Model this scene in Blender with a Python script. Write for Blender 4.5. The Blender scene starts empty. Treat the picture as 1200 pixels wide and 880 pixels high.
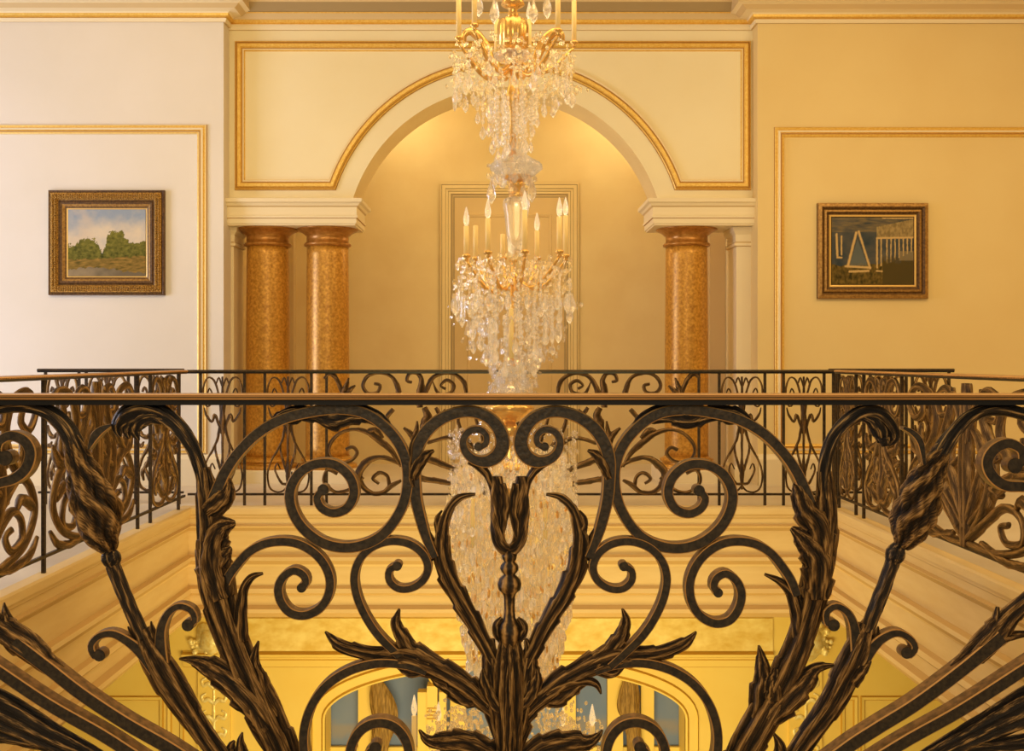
import bpy, bmesh, math, random
from mathutils import Vector, noise
random.seed(7)
PI = math.pi
C = bpy.context.scene.collection

# ------------------------------------------------------------------ frame of the place
FPX, VX, VY, H = 1200.0, 585.0, 421.0, 1.01      # focal length in px of the 1200 wide frame, vanishing point, eye height
YF, YB, YC, YW, YM, YN = 1.95, 6.98, 4.5, 8.2, 8.37, 9.9
XL, XR = -2.12, 2.28                             # sides of the stair void
YL = 8.4                                         # far wall of the room below
def X(px, Y): return (px-VX)*Y/FPX
def Z(py, Y): return H+(VY-py)*Y/FPX

# ------------------------------------------------------------------ materials
def new_mat(name):
    m = bpy.data.materials.new(name); m.use_nodes = True
    nt = m.node_tree; nt.nodes.clear()
    out = nt.nodes.new('ShaderNodeOutputMaterial'); b = nt.nodes.new('ShaderNodeBsdfPrincipled')
    nt.links.new(b.outputs[0], out.inputs[0])
    return m, nt, b
def mat(name, c1, c2=None, scale=8, rough=.5, metal=0., bump=0., detail=4, emit=None, es=0., stretch=None, contrast=(.35,.65)):
    m, nt, b = new_mat(name)
    b.inputs['Roughness'].default_value = rough; b.inputs['Metallic'].default_value = metal
    if c2 is None: b.inputs['Base Color'].default_value = (*c1, 1)
    if c2 is not None or bump:
        tc = nt.nodes.new('ShaderNodeTexCoord'); mp = nt.nodes.new('ShaderNodeMapping')
        if stretch: mp.inputs['Scale'].default_value = stretch
        n = nt.nodes.new('ShaderNodeTexNoise'); n.inputs['Scale'].default_value = scale; n.inputs['Detail'].default_value = detail
        nt.links.new(tc.outputs['Object'], mp.inputs[0]); nt.links.new(mp.outputs[0], n.inputs['Vector'])
        if c2 is not None:
            r = nt.nodes.new('ShaderNodeValToRGB')
            r.color_ramp.elements[0].position = contrast[0]; r.color_ramp.elements[0].color = (*c1, 1)
            r.color_ramp.elements[1].position = contrast[1]; r.color_ramp.elements[1].color = (*c2, 1)
            nt.links.new(n.outputs['Fac'], r.inputs[0]); nt.links.new(r.outputs[0], b.inputs['Base Color'])
        if bump:
            bp = nt.nodes.new('ShaderNodeBump'); bp.inputs['Strength'].default_value = bump; bp.inputs['Distance'].default_value = .01
            nt.links.new(n.outputs['Fac'], bp.inputs['Height']); nt.links.new(bp.outputs[0], b.inputs['Normal'])
    if emit: b.inputs['Emission Color'].default_value = (*emit, 1); b.inputs['Emission Strength'].default_value = es
    return m
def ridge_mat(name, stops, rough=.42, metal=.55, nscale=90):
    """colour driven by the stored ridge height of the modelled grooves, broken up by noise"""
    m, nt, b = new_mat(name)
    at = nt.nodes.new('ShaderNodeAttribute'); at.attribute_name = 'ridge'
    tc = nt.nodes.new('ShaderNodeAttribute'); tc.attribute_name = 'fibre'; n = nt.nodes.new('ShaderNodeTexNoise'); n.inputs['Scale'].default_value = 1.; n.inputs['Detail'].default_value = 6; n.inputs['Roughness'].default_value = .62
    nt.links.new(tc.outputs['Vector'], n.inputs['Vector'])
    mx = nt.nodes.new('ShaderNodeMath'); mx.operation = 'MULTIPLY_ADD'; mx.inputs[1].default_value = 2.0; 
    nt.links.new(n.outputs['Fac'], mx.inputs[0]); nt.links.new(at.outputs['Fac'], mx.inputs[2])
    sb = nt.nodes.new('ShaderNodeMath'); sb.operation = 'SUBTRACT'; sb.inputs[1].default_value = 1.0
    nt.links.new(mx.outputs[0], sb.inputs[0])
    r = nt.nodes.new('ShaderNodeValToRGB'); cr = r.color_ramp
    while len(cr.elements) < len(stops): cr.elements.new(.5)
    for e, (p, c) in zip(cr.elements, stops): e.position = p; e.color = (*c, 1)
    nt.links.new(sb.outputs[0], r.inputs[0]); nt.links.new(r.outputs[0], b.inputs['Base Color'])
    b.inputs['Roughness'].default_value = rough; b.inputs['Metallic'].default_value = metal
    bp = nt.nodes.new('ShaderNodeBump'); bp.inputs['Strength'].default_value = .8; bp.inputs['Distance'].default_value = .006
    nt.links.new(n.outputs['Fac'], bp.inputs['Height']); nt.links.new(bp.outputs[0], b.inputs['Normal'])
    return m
def paint_mat(name, rough=.55):
    m, nt, b = new_mat(name)
    at = nt.nodes.new('ShaderNodeAttribute'); at.attribute_name = 'paint'
    nt.links.new(at.outputs['Color'], b.inputs['Base Color']); b.inputs['Roughness'].default_value = .8; b.inputs['Specular IOR Level'].default_value = .08
    return m
M = {}
M['wall'] = mat('plaster warm lit', (.82,.62,.27), (.85,.66,.30), 1.6, .7, bump=.02)  # yellow light on the right wall put into the plaster tone
M['wall_mid'] = mat('plaster bright lit', (.90,.78,.48), (.93,.82,.53), 1.6, .7, bump=.02)  # brighter light on the centre wall put into the plaster tone
M['wall_left'] = mat('plaster cool lit', (.80,.73,.62), (.83,.76,.66), 1.6, .7, bump=.02)  # cool daylight on the left wall put into the plaster tone
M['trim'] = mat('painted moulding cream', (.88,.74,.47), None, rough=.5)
M['trim_shade'] = mat('moulding shade tan', (.68,.50,.25), None, rough=.5)  # shaded copy of the cream trim, shade painted as tan
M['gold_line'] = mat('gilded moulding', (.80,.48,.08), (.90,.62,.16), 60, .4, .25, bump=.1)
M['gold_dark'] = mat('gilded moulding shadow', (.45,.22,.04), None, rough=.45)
M['niche'] = mat('niche plaster gold', (.80,.62,.30), (.84,.67,.34), 3, .7)
M['door'] = mat('door panel tan', (.66,.47,.21), (.70,.51,.24), 3, .6)
M['shadow_tan'] = mat('painted shadow brown', (.40,.29,.14), None, rough=.7)  # shade under the cornice and in casing steps, painted as brown
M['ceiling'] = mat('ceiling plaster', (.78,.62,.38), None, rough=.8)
M['floor'] = mat('floor pale stone', (.70,.60,.46), (.78,.69,.54), 3, .35, detail=8)
M['marble'] = mat('copper marble', (.40,.17,.018), (.74,.39,.06), 48, .34, .3, detail=8, contrast=(.3,.7))
M['capital'] = mat('copper capital', (.36,.15,.02), (.52,.24,.05), 30, .3, .4)
M['fascia'] = mat('fascia cream', (.76,.55,.24), (.80,.60,.28), 4, .6, stretch=(1,1,6))
M['fascia_line'] = mat('fascia ochre line', (.60,.39,.14), None, rough=.6)
M['lower'] = mat('lower wall yellow', (.86,.62,.14), (.90,.68,.18), 2, .6)
M['frieze'] = mat('frieze painted clouds', (.78,.53,.10), (.98,.80,.30), 9, .6, bump=.5, detail=8, stretch=(1,1,1.6), contrast=(.3,.7))
M['relief'] = mat('gilt plaster relief', (.88,.68,.22), (1.,.90,.48), 30, .3, .2, bump=.3)
M['lower_line'] = mat('lower ochre line', (.60,.34,.04), None, rough=.6)
M['iron'] = mat('black iron face', (.016,.013,.011), (.050,.036,.022), 120, .46, .35, bump=.2)
M['iron_side'] = mat('lit bronze bar side', (.10,.052,.018), (.26,.14,.048), 70, .4, .5)  # brighter tone paints the light caught by the bar sides
M['iron_edge'] = mat('copper edge glow', (.62,.36,.13), None, rough=.35, metal=.6)  # light copper chamfers paint a bright halo along bar edges
M['rail_top'] = mat('copper rail cap', (.26,.12,.035), (.62,.32,.11), 14, .34, .4, stretch=(.15,6,6))
M['rail_edge'] = mat('copper rail bright bead', (.80,.47,.18), None, rough=.3, metal=.5)
M['rail_black'] = mat('black rail bar', (.008,.007,.008), None, rough=.3, metal=.3)
M['far_iron'] = mat('far iron', (.020,.014,.008), (.07,.04,.015), 60, .5, .4)
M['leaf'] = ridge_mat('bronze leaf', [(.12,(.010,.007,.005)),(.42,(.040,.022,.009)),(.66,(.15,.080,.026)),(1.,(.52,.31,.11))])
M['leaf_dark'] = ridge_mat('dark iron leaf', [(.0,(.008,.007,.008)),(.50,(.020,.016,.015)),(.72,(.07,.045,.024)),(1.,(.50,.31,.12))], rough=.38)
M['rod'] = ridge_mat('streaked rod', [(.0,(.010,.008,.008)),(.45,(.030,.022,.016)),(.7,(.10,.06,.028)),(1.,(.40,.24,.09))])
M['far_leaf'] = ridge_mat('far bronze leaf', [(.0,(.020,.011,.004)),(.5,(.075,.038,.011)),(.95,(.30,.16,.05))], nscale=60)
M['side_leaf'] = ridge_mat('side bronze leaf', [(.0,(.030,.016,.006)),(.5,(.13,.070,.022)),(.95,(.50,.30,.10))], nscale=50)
M['gilt'] = mat('chandelier gilt', (.88,.50,.12), (.96,.64,.22), 60, .25, .8, emit=(1,.6,.2), es=.04)  # faint emission gives the metal a lit glow
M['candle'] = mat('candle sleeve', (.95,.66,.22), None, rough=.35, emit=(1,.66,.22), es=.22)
M['frame_gold'] = mat('antique gold frame', (.18,.08,.012), (.66,.36,.06), 130, .4, .5, bump=.8)
M['frame_brown'] = mat('frame brown', (.07,.03,.008), (.17,.085,.02), 60, .45, .3)
M['frame_bright'] = mat('frame bright slip', (.85,.55,.16), None, rough=.35, metal=.4)
M['frame_mid'] = mat('frame bronze', (.28,.14,.03), (.48,.27,.07), 60, .4, .4)
M['paint'] = paint_mat('oil paint')
M['drape'] = mat('brown drape', (.16,.085,.015), (.42,.25,.06), 20, .7, stretch=(6,1,.6))
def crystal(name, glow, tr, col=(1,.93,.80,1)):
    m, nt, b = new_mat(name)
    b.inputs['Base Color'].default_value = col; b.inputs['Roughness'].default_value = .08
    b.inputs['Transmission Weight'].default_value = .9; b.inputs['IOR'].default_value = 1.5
    b.inputs['Emission Color'].default_value = (1,.80,.50,1); b.inputs['Emission Strength'].default_value = glow  # faint self-glow added so the crystals look lit
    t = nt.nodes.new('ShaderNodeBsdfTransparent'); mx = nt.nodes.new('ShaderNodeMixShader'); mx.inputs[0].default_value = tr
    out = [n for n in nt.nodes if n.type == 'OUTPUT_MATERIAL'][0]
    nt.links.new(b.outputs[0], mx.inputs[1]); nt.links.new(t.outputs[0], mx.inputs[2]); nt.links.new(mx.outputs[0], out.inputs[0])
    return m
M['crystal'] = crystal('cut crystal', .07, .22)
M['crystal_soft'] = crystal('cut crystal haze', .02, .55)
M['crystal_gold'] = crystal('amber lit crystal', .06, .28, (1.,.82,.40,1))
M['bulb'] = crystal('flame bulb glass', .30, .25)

# ------------------------------------------------------------------ mesh builder
class MB:
    def __init__(s): s.v=[]; s.f=[]; s.mi=[]; s.r=[]; s.sm=[]; s.fb=[]
    def add(s, vs, fs, mi=0, ridge=None, smooth=True, fib=None):
        s.fb += fib if fib else [(p[0]*60,p[1]*60,p[2]*60) for p in vs]
        o=len(s.v); s.v+= [tuple(p) for p in vs]; s.r += (ridge if ridge else [0.5]*len(vs))
        for k,f in enumerate(fs):
            s.f.append([o+i for i in f]); s.mi.append(mi[k] if isinstance(mi,(list,tuple)) else mi); s.sm.append(smooth)
    def box(s, x0,x1,y0,y1,z0,z1, mi=0):
        vs=[(x,y,z) for x in (x0,x1) for y in (y0,y1) for z in (z0,z1)]
        s.add(vs,[(0,1,3,2),(4,6,7,5),(0,4,5,1),(2,3,7,6),(0,2,6,4),(1,5,7,3)],mi,smooth=False)
    def build(s, name, mats, parent=None, loc=None, kind=None):
        me=bpy.data.meshes.new(name)
        if loc is None and parent is not None:
            loc=Vector((0,0,0)); q=parent
            while q is not None: loc=loc+q.location; q=q.parent
        off=Vector(loc) if loc is not None else Vector((0,0,0))
        vs=s.v if off.length==0 else [tuple(Vector(p)-off) for p in s.v]
        me.from_pydata(vs,[],s.f)
        for m in (mats if isinstance(mats,(list,tuple)) else [mats]): me.materials.append(M[m])
        me.polygons.foreach_set('material_index', s.mi); me.polygons.foreach_set('use_smooth', s.sm)
        if any(abs(x-.5)>1e-6 for x in s.r):
            a=me.attributes.new('ridge','FLOAT','POINT'); a.data.foreach_set('value', s.r)
            a=me.attributes.new('fibre','FLOAT_VECTOR','POINT'); a.data.foreach_set('vector', [c for q in s.fb for c in q])
        me.update()
        bm=bmesh.new(); bm.from_mesh(me); bmesh.ops.recalc_face_normals(bm,faces=bm.faces); bm.to_mesh(me); bm.free()
        o=bpy.data.objects.new(name,me); C.objects.link(o)
        if parent is not None: o.parent=parent
        elif loc is not None: o.location=off
        if kind: o['kind']=kind
        return o
def thing(name, label, cat, loc, group=None):
    o=bpy.data.objects.new(name,None); C.objects.link(o); o.empty_display_size=.1
    o.location=loc; o['label']=label; o['category']=cat
    if group: o['group']=group
    return o
def lathe(mb, cx, cy, prof, n=24, mi=0, flute=0, fl=0, smooth=True):
    vs=[]; fs=[]; rg=[]
    for r,z in prof:
        for k in range(n):
            a=2*PI*k/n; rr=r*(1+fl*math.cos(flute*a)) if flute else r
            vs.append((cx+rr*math.cos(a), cy+rr*math.sin(a), z)); rg.append(.5+.5*math.cos(flute*a) if flute else .49)
    for i in range(len(prof)-1):
        for k in range(n): fs.append((i*n+k,i*n+(k+1)%n,(i+1)*n+(k+1)%n,(i+1)*n+k))
    fs.append(tuple(range(n-1,-1,-1))); fs.append(tuple((len(prof)-1)*n+k for k in range(n)))
    mb.add(vs,fs,mi,rg,smooth)
def tube(mb, pts, rad, n=8, mi=0):
    pts=[Vector(p) for p in pts]; m=len(pts); vs=[]; fs=[]
    prevn=None
    for i,p in enumerate(pts):
        t=(pts[min(i+1,m-1)]-pts[max(i-1,0)]).normalized()
        a=prevn if prevn is not None else (Vector((0,1,0)) if abs(t.y)<.9 else Vector((1,0,0)))
        nn=(a-t*a.dot(t)).normalized(); prevn=nn; bb=t.cross(nn)
        r=rad[i] if isinstance(rad,(list,tuple)) else rad
        for k in range(n):
            th=2*PI*k/n; vs.append(p+nn*(r*math.cos(th))+bb*(r*math.sin(th)))
    for i in range(m-1):
        for k in range(n): fs.append((i*n+k,i*n+(k+1)%n,(i+1)*n+(k+1)%n,(i+1)*n+k))
    fs.append(tuple(range(n-1,-1,-1))); fs.append(tuple((m-1)*n+k for k in range(n)))
    mb.add(vs,fs,mi)
def spline(pts, step):
    """Catmull-Rom through tuples of any length, resampled about every step units of the first two coordinates"""
    n=len(pts); out=[]
    for i in range(n-1):
        p0=pts[max(i-1,0)]; p1=pts[i]; p2=pts[i+1]; p3=pts[min(i+2,n-1)]
        d=math.hypot(p2[0]-p1[0],p2[1]-p1[1]); k=max(2,int(d/step+.5))
        for j in range(k):
            t=j/k; t2=t*t; t3=t2*t
            out.append(tuple(.5*(2*b+(c-a)*t+(2*a-5*b+4*c-e)*t2+(-a+3*b-3*c+e)*t3) for a,b,c,e in zip(p0,p1,p2,p3)))
    out.append(tuple(pts[-1])); return out

# frames: map plane coordinates (u, v) and depth w to the place.  s = metres per plane unit, sg = +1 when v grows downwards
class Plane:
    def __init__(s, fn, scale): s.fn=fn; s.s=scale
def px_plane(Y): return Plane(lambda u,v,w: Vector((X(u,Y), Y+w, Z(v,Y))), Y/FPX)
FR=px_plane(YF); FA=px_plane(YB)
def merge_w(pts, ws):
    n=len(pts); m=len(ws); out=[]
    for i,p in enumerate(pts):
        t=i/(n-1)*(m-1); k=min(int(t),m-2); out.append((p[0],p[1],ws[k]+(ws[k+1]-ws[k])*(t-k)))
    return out
def bar(mb, pl, pts, w, depth=.028, w0=0., step=4, blob=0, m3=(0,1,2), ch=.18):
    """flat forged bar of rectangular section with chamfers coloured as an edge glow; w is one width or a list along the path"""
    ws=w if isinstance(w,(list,tuple)) else [w,w]
    P=spline(merge_w(pts,ws),step); n=len(P); vs=[]; fs=[]; mi=[]
    for i,p in enumerate(P):
        a=P[max(i-1,0)]; b=P[min(i+1,n-1)]; dx,dy=b[0]-a[0],b[1]-a[1]; L=math.hypot(dx,dy) or 1; nx,ny=-dy/L,dx/L
        h=p[2]/2; c=min(h*ch, .0022/pl.s); d=depth/2; cd=c*pl.s
        for (q,e) in ((-h+c,-d),(h-c,-d),(h,-d+cd),(h,d-cd),(h-c,d),(-h+c,d),(-h,d-cd),(-h,-d+cd)):
            vs.append(pl.fn(p[0]+nx*q,p[1]+ny*q,w0+e))
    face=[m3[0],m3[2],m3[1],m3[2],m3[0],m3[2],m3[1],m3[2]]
    for i in range(n-1):
        for k in range(8): fs.append((i*8+k,i*8+(k+1)%8,(i+1)*8+(k+1)%8,(i+1)*8+k)); mi.append(face[k])
    fs.append(tuple(range(7,-1,-1))); fs.append(tuple((n-1)*8+k for k in range(8))); mi+= [m3[1],m3[1]]
    mb.add(vs,fs,mi,smooth=False)
    if blob:
        u,v=P[-1][0],P[-1][1]; vs=[]; fs=[]; mi=[]; K=20; c=.0022/pl.s; d=depth/2+.001
        for r,e in ((blob-c*.5,-d),(blob,-d+.0012),(blob,d-.0012),(blob-c*.5,d)):
            for k in range(K): vs.append(pl.fn(u+r*math.cos(2*PI*k/K), v+r*math.sin(2*PI*k/K), w0+e))
        for i in range(3):
            for k in range(K): fs.append((i*K+k,i*K+(k+1)%K,(i+1)*K+(k+1)%K,(i+1)*K+k)); mi.append(m3[0] if i!=1 else m3[1])
        fs.append(tuple(range(K-1,-1,-1))); fs.append(tuple(3*K+k for k in range(K))); mi+=[m3[0]]*2
        mb.add(vs,fs,mi,smooth=False)
def leaf(mb, pl, pts, ws, t=.7, ridges=7, amp=.13, ser=0., nser=5, twist=0., K=36, step=2.5, w0=0., lean=0., mi=0, ph=0., wobk=1.):
    """forged acanthus form: a grooved, serrated, tapering body swept along the path"""
    P=spline(merge_w(pts,ws),step); n=len(P); vs=[]; fs=[]; rg=[]; fb_=[]; run=0.
    fo=pts[0][0]*.37+pts[0][1]*.11+ph
    for i,p in enumerate(P):
        s=i/(n-1); a=P[max(i-1,0)]; b=P[min(i+1,n-1)]; dx,dy=b[0]-a[0],b[1]-a[1]; L=math.hypot(dx,dy) or 1; nx,ny=-dy/L,dx/L
        h=max(p[2],.0009/pl.s)/2; run+=math.hypot(p[0]-a[0],p[1]-a[1])*pl.s; fr=1.2+h*pl.s*330
        s1=(s*nser)%1; s2=(s*nser+.45)%1
        for k in range(K):
            th=2*PI*k/K; c=math.cos(th); sn=math.sin(th)
            wob=wobk*.5*math.sin(s*9+ph)+.35*math.sin(s*23+ph*2+th)
            g=math.cos(ridges*th+twist*s*2*PI+wob*1.6+ph); g2=math.cos((2*ridges+3)*th-twist*s*3+wob*3)
            e=ser*((s1**1.5) if c>0 else (s2**1.5))*abs(c)**1.5
            rr=1+amp*g+amp*.4*g2+e
            r2=1+amp*g+amp*.4*g2
            vs.append(pl.fn(p[0]+nx*h*rr*c, p[1]+ny*h*rr*c, w0+lean*s+h*pl.s*t*r2*sn))
            rg.append(max(0,min(1,.5+.30*g+.14*g2+.12*e))); tq=th+twist*2*PI*s/ridges; fb_.append((fr*math.cos(tq)+fo,fr*math.sin(tq),run*22))
    for i in range(n-1):
        for k in range(K): fs.append((i*K+k,i*K+(k+1)%K,(i+1)*K+(k+1)%K,(i+1)*K+k))
    fs.append(tuple(range(K-1,-1,-1))); fs.append(tuple((n-1)*K+k for k in range(K)))
    mb.add(vs,fs,mi,rg,fib=fb_)
def sweep(mb, pts, prof, closed, to3, mis=None):
    """mitred moulding: profile (d, h) runs along a polyline; d is offset to the left of travel, h leaves the plane"""
    n=len(pts); m=len(prof); vs=[]; fs=[]; mi=[]
    for i in range(n):
        a=pts[i-1] if (closed or i>0) else None; b=pts[(i+1)%n] if (closed or i<n-1) else None; p=pts[i]
        def nrm(q,r): dx,dy=r[0]-q[0],r[1]-q[1]; L=math.hypot(dx,dy); return (-dy/L,dx/L)
        if a is None: N=nrm(p,b); k=1
        elif b is None: N=nrm(a,p); k=1
        else:
            n1,n2=nrm(a,p),nrm(p,b); sx,sy=n1[0]+n2[0],n1[1]+n2[1]; L=math.hypot(sx,sy) or 1; N=(sx/L,sy/L)
            k=1/max(.3,N[0]*n1[0]+N[1]*n1[1])
        for d,h in prof: vs.append(to3(p[0]+N[0]*d*k,p[1]+N[1]*d*k,h))
    for i in range(n if closed else n-1):
        j=(i+1)%n
        for k in range(m-1): fs.append((i*m+k,j*m+k,j*m+k+1,i*m+k+1)); mi.append(mis[k] if mis else 0)
    if not closed:
        fs.append(tuple(range(m))); fs.append(tuple((n-1)*m+k for k in range(m-1,-1,-1))); mi+=[mi[0]]*2
    mb.add(vs,fs,mi,smooth=False)
def prof_box(mb, x0,x1,y0,y1, prof, mis=None):
    """block whose four sides carry a moulding profile (outward offset, z)"""
    vs=[]; fs=[]; mi=[]
    for o,z in prof: vs+=[(x0-o,y0-o,z),(x1+o,y0-o,z),(x1+o,y1+o,z),(x0-o,y1+o,z)]
    n=len(prof)
    for i in range(n-1):
        for k in range(4): fs.append((i*4+k,i*4+(k+1)%4,(i+1)*4+(k+1)%4,(i+1)*4+k)); mi.append(mis[i] if mis else 0)
    fs.append((3,2,1,0)); fs.append(tuple((n-1)*4+k for k in range(4))); mi+=[mi[0],mi[-1]]
    mb.add(vs,fs,mi,smooth=False)

# ================================================================== THE SETTING
def struct(name, mb, mats): return mb.build(name, mats, kind='structure')
XWL, XWR = X(262,YW), X(888,YW)
ZC = 4.1
# upper floor around the void
b=MB(); ZS=-.70
b.box(-7,XL-.02,-2,YW+.02,ZS,0); b.box(XR+.02,7,-2,YW+.02,ZS,0)
b.box(XL-.02,XR+.02,YB+.02,YN+.2,ZS,0); b.box(XL-.02,XR+.02,-2,YF-.06,ZS,0)
b.box(-3.2,XL-.02,YW+.02,YN+.2,ZS,0); b.box(XR+.02,3.4,YW+.02,YN+.2,ZS,0)
struct('floor',b,'floor')
# walls with the two paintings
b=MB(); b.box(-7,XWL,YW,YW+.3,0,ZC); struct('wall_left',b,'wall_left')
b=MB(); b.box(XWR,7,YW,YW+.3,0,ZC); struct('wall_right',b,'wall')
# centre wall: arch opening above the entablatures
AX, AZ, AR = X(592,YM), Z(289,YM), 187*YM/FPX
ZE = Z(236,YM); T = .42
ax0, ax1 = AX-math.sqrt(AR**2-(ZE-AZ)**2), AX+math.sqrt(AR**2-(ZE-AZ)**2)
def arch_wall(mb, x0,x1,zb,zt,y0,y1, curve, mi_f=0, mi_s=1):
    pts=[(x0,zb)]+curve+[(x1,zb)]; n=len(pts)
    vs=[]; fs=[]; mi=[]
    for (x,z) in pts: vs+=[(x,y0,z),(x,y0,zt),(x,y1,z),(x,y1,zt)]
    for i in range(n-1):
        a=i*4; c=a+4
        fs+= [(a,c,c+1,a+1),(a+2,a+3,c+3,c+2),(a,a+2,c+2,c)]; mi+=[mi_f,mi_f,mi_s]
    fs+=[(0,1,3,2),((n-1)*4,(n-1)*4+2,(n-1)*4+3,(n-1)*4+1)]; mi+=[mi_f,mi_f]
    mb.add(vs,fs,mi,smooth=False)
a0=math.asin((ZE-AZ)/AR); curve=[]
for i in range(65):
    a=PI-a0-(PI-2*a0)*i/64; curve.append((AX+AR*math.cos(a),AZ+AR*math.sin(a)))
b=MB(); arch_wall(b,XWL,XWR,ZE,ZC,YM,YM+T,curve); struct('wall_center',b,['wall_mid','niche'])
# niche behind the arch
b=MB(); b.box(-3.2,3.4,YN,YN+.2,0,ZC); struct('wall_niche',b,'niche')
b=MB(); b.box(X(262,YM)-.3,X(262,YM)-.05,YW+.28,YN,0,ZC); struct('wall_niche_left',b,'niche')
b=MB(); b.box(X(888,YM)+.05,X(888,YM)+.3,YW+.28,YN,0,ZC); struct('wall_niche_right',b,'niche')
b=MB(); b.box(-7,7,-2,YN+.2,ZC,ZC+.15); struct('ceiling',b,'ceiling')
b=MB(); b.box(-7.15,-7,-2,YN+.2,-4.3,ZC); struct('wall_far_left',b,'wall_left')
b=MB(); b.box(7,7.15,-2,YN+.2,-4.3,ZC); struct('wall_far_right',b,'wall')
# crown cornices: (projection, z)
def pz(lst, Y): return [(o, Z(y,Y-o)) for o,y in lst]
def crown(x0,x1,Y,lst,mis,name,ends=True):
    mb=MB(); pr=pz(lst,Y)
    # straight run with mitred visible end
    vs=[];fs=[];mi=[]
    for o,z in pr: vs+=[(x0[0]-o*x0[1],Y-o,z),(x1[0]+o*x1[1],Y-o,z)]
    n=len(pr)
    for i in range(n-1): fs.append((i*2,i*2+1,i*2+3,i*2+2)); mi.append(mis[i])
    # end returns back to the wall plane
    for side,(xx,kk) in ((0,x0),(1,x1)):
        if not kk: continue
        base=len(vs)
        for o,z in pr: vs.append(((xx-o if side==0 else xx+o),Y-o,z)); vs.append(((xx-o if side==0 else xx+o),Y+.18,z))
        for i in range(n-1): fs.append((base+i*2,base+i*2+1,base+i*2+3,base+i*2+2)); mi.append(mis[i])
    mb.add(vs,fs,mi,smooth=False); struct(name,mb,['trim','gold_line','trim_shade','gold_dark','shadow_tan'])
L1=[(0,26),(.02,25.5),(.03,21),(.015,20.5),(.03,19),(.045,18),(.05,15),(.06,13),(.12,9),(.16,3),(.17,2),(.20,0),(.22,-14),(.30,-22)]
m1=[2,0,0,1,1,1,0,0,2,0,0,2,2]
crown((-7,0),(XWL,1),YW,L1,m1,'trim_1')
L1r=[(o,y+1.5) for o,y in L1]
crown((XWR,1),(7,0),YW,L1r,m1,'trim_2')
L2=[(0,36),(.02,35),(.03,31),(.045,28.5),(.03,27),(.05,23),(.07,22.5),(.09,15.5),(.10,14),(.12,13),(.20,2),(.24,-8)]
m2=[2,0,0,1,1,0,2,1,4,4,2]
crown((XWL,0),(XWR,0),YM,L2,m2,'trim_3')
# panel mouldings with gilt lines (d inward, h out of the wall) in metres
PM=[(0,0),(.004,.012),(.010,.018),(.022,.014),(.030,.022),(.046,.026),(.052,.014),(.060,.014),(.066,.020),(.076,.016),(.082,0)]
pm_i=[3,0,1,1,0,1,3,0,1,0]
def wallplane(Y): return lambda u,v,h: (u,Y-h,v)
s=YW/FPX
b=MB(); xr=X(243,YW); zt=Z(146,YW); zb=Z(532,YW)
sweep(b,[(-6.6,zb),(xr,zb),(xr,zt),(-6.6,zt)],PM,True,wallplane(YW),pm_i); struct('trim_4',b,['trim','gold_line','trim_shade','gold_dark'])
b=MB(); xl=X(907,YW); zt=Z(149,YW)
sweep(b,[(xl,zb),(6.6,zb),(6.6,zt),(xl,zt)],PM,True,wallplane(YW),[3,1,1,1,0,1,3,1,1,1]); struct('trim_5',b,['trim','gold_line','trim_shade','gold_dark'])
PM2=[(0,0),(.004,.014),(.012,.022),(.020,.014),(.030,.028),(.052,.030),(.060,.016),(.068,.018),(.080,.022),(.086,0)]
pm2_i=[3,1,3,1,1,1,3,0,1]
R2=210*YM/FPX; ab=math.asin((Z(223,YM)-AZ)/R2)
path=[(X(275,YM),Z(48,YM)),(X(275,YM),Z(223,YM))]
for i in range(61):
    a=PI-ab-(PI-2*ab)*i/60; path.append((AX+R2*math.cos(a)*.995,AZ+R2*math.sin(a)))
path+=[(X(880,YM),Z(223,YM)),(X(880,YM),Z(48,YM))]
b=MB(); sweep(b,path,PM2,True,wallplane(YM),pm2_i); struct('trim_6',b,['trim','gold_line','trim_shade','gold_dark'])
# entablatures over the columns
def entab(px0,px1,name):
    mb=MB(); e=[(0,264),(0,262.5),(.012,262),(.012,256),(.022,255.5),(.024,253),(.016,252),(.016,243),(.028,241.5),(.040,239),(.060,237.5),(.062,233.5),(.03,232.5)]
    prof_box(mb,X(px0,YM),X(px1,YM),YM-.05,YM+T+.02,[(o,Z(y,YM-.05)) for o,y in e],[0,0,0,3,0,0,0,2,0,0,0,0]); struct(name,mb,['trim','gold_line','trim_shade','gold_dark'])
entab(262,417,'trim_7'); entab(766,888,'trim_8')
# pilasters beside the columns
def pilaster(px0,px1,name,y0=YM+.06,y1=YM+T-.05):
    mb=MB(); prof_box(mb,X(px0,y0),X(px1,y0),y0,y1,[(.02,0),(.02,.11),(0,.13),(0,Z(289,y0)),(.016,Z(288,y0)),(.016,Z(285,y0)),(.006,Z(283,y0)),(.008,Z(275,y0)),(.03,Z(271,y0)),(.035,Z(266.4,y0))],[0,0,0,2,0,2,0,0,0]); struct(name,mb,['trim','gold_line','trim_shade'])
pilaster(255,274,'trim_9'); pilaster(863,896,'trim_10')
for k,(a,c) in enumerate(((335,346),(402,411))):     # slim responds on the niche wall behind the pair
    pass
b=MB(); yq=YN-.12; b.box(X(312,yq),X(344,yq),yq,YN,0,ZE); struct('trim_11',b,'trim_shade')
b=MB(); b.box(X(832,yq),X(850,yq),yq,YN,0,ZE); struct('trim_12',b,'trim_shade')
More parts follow.
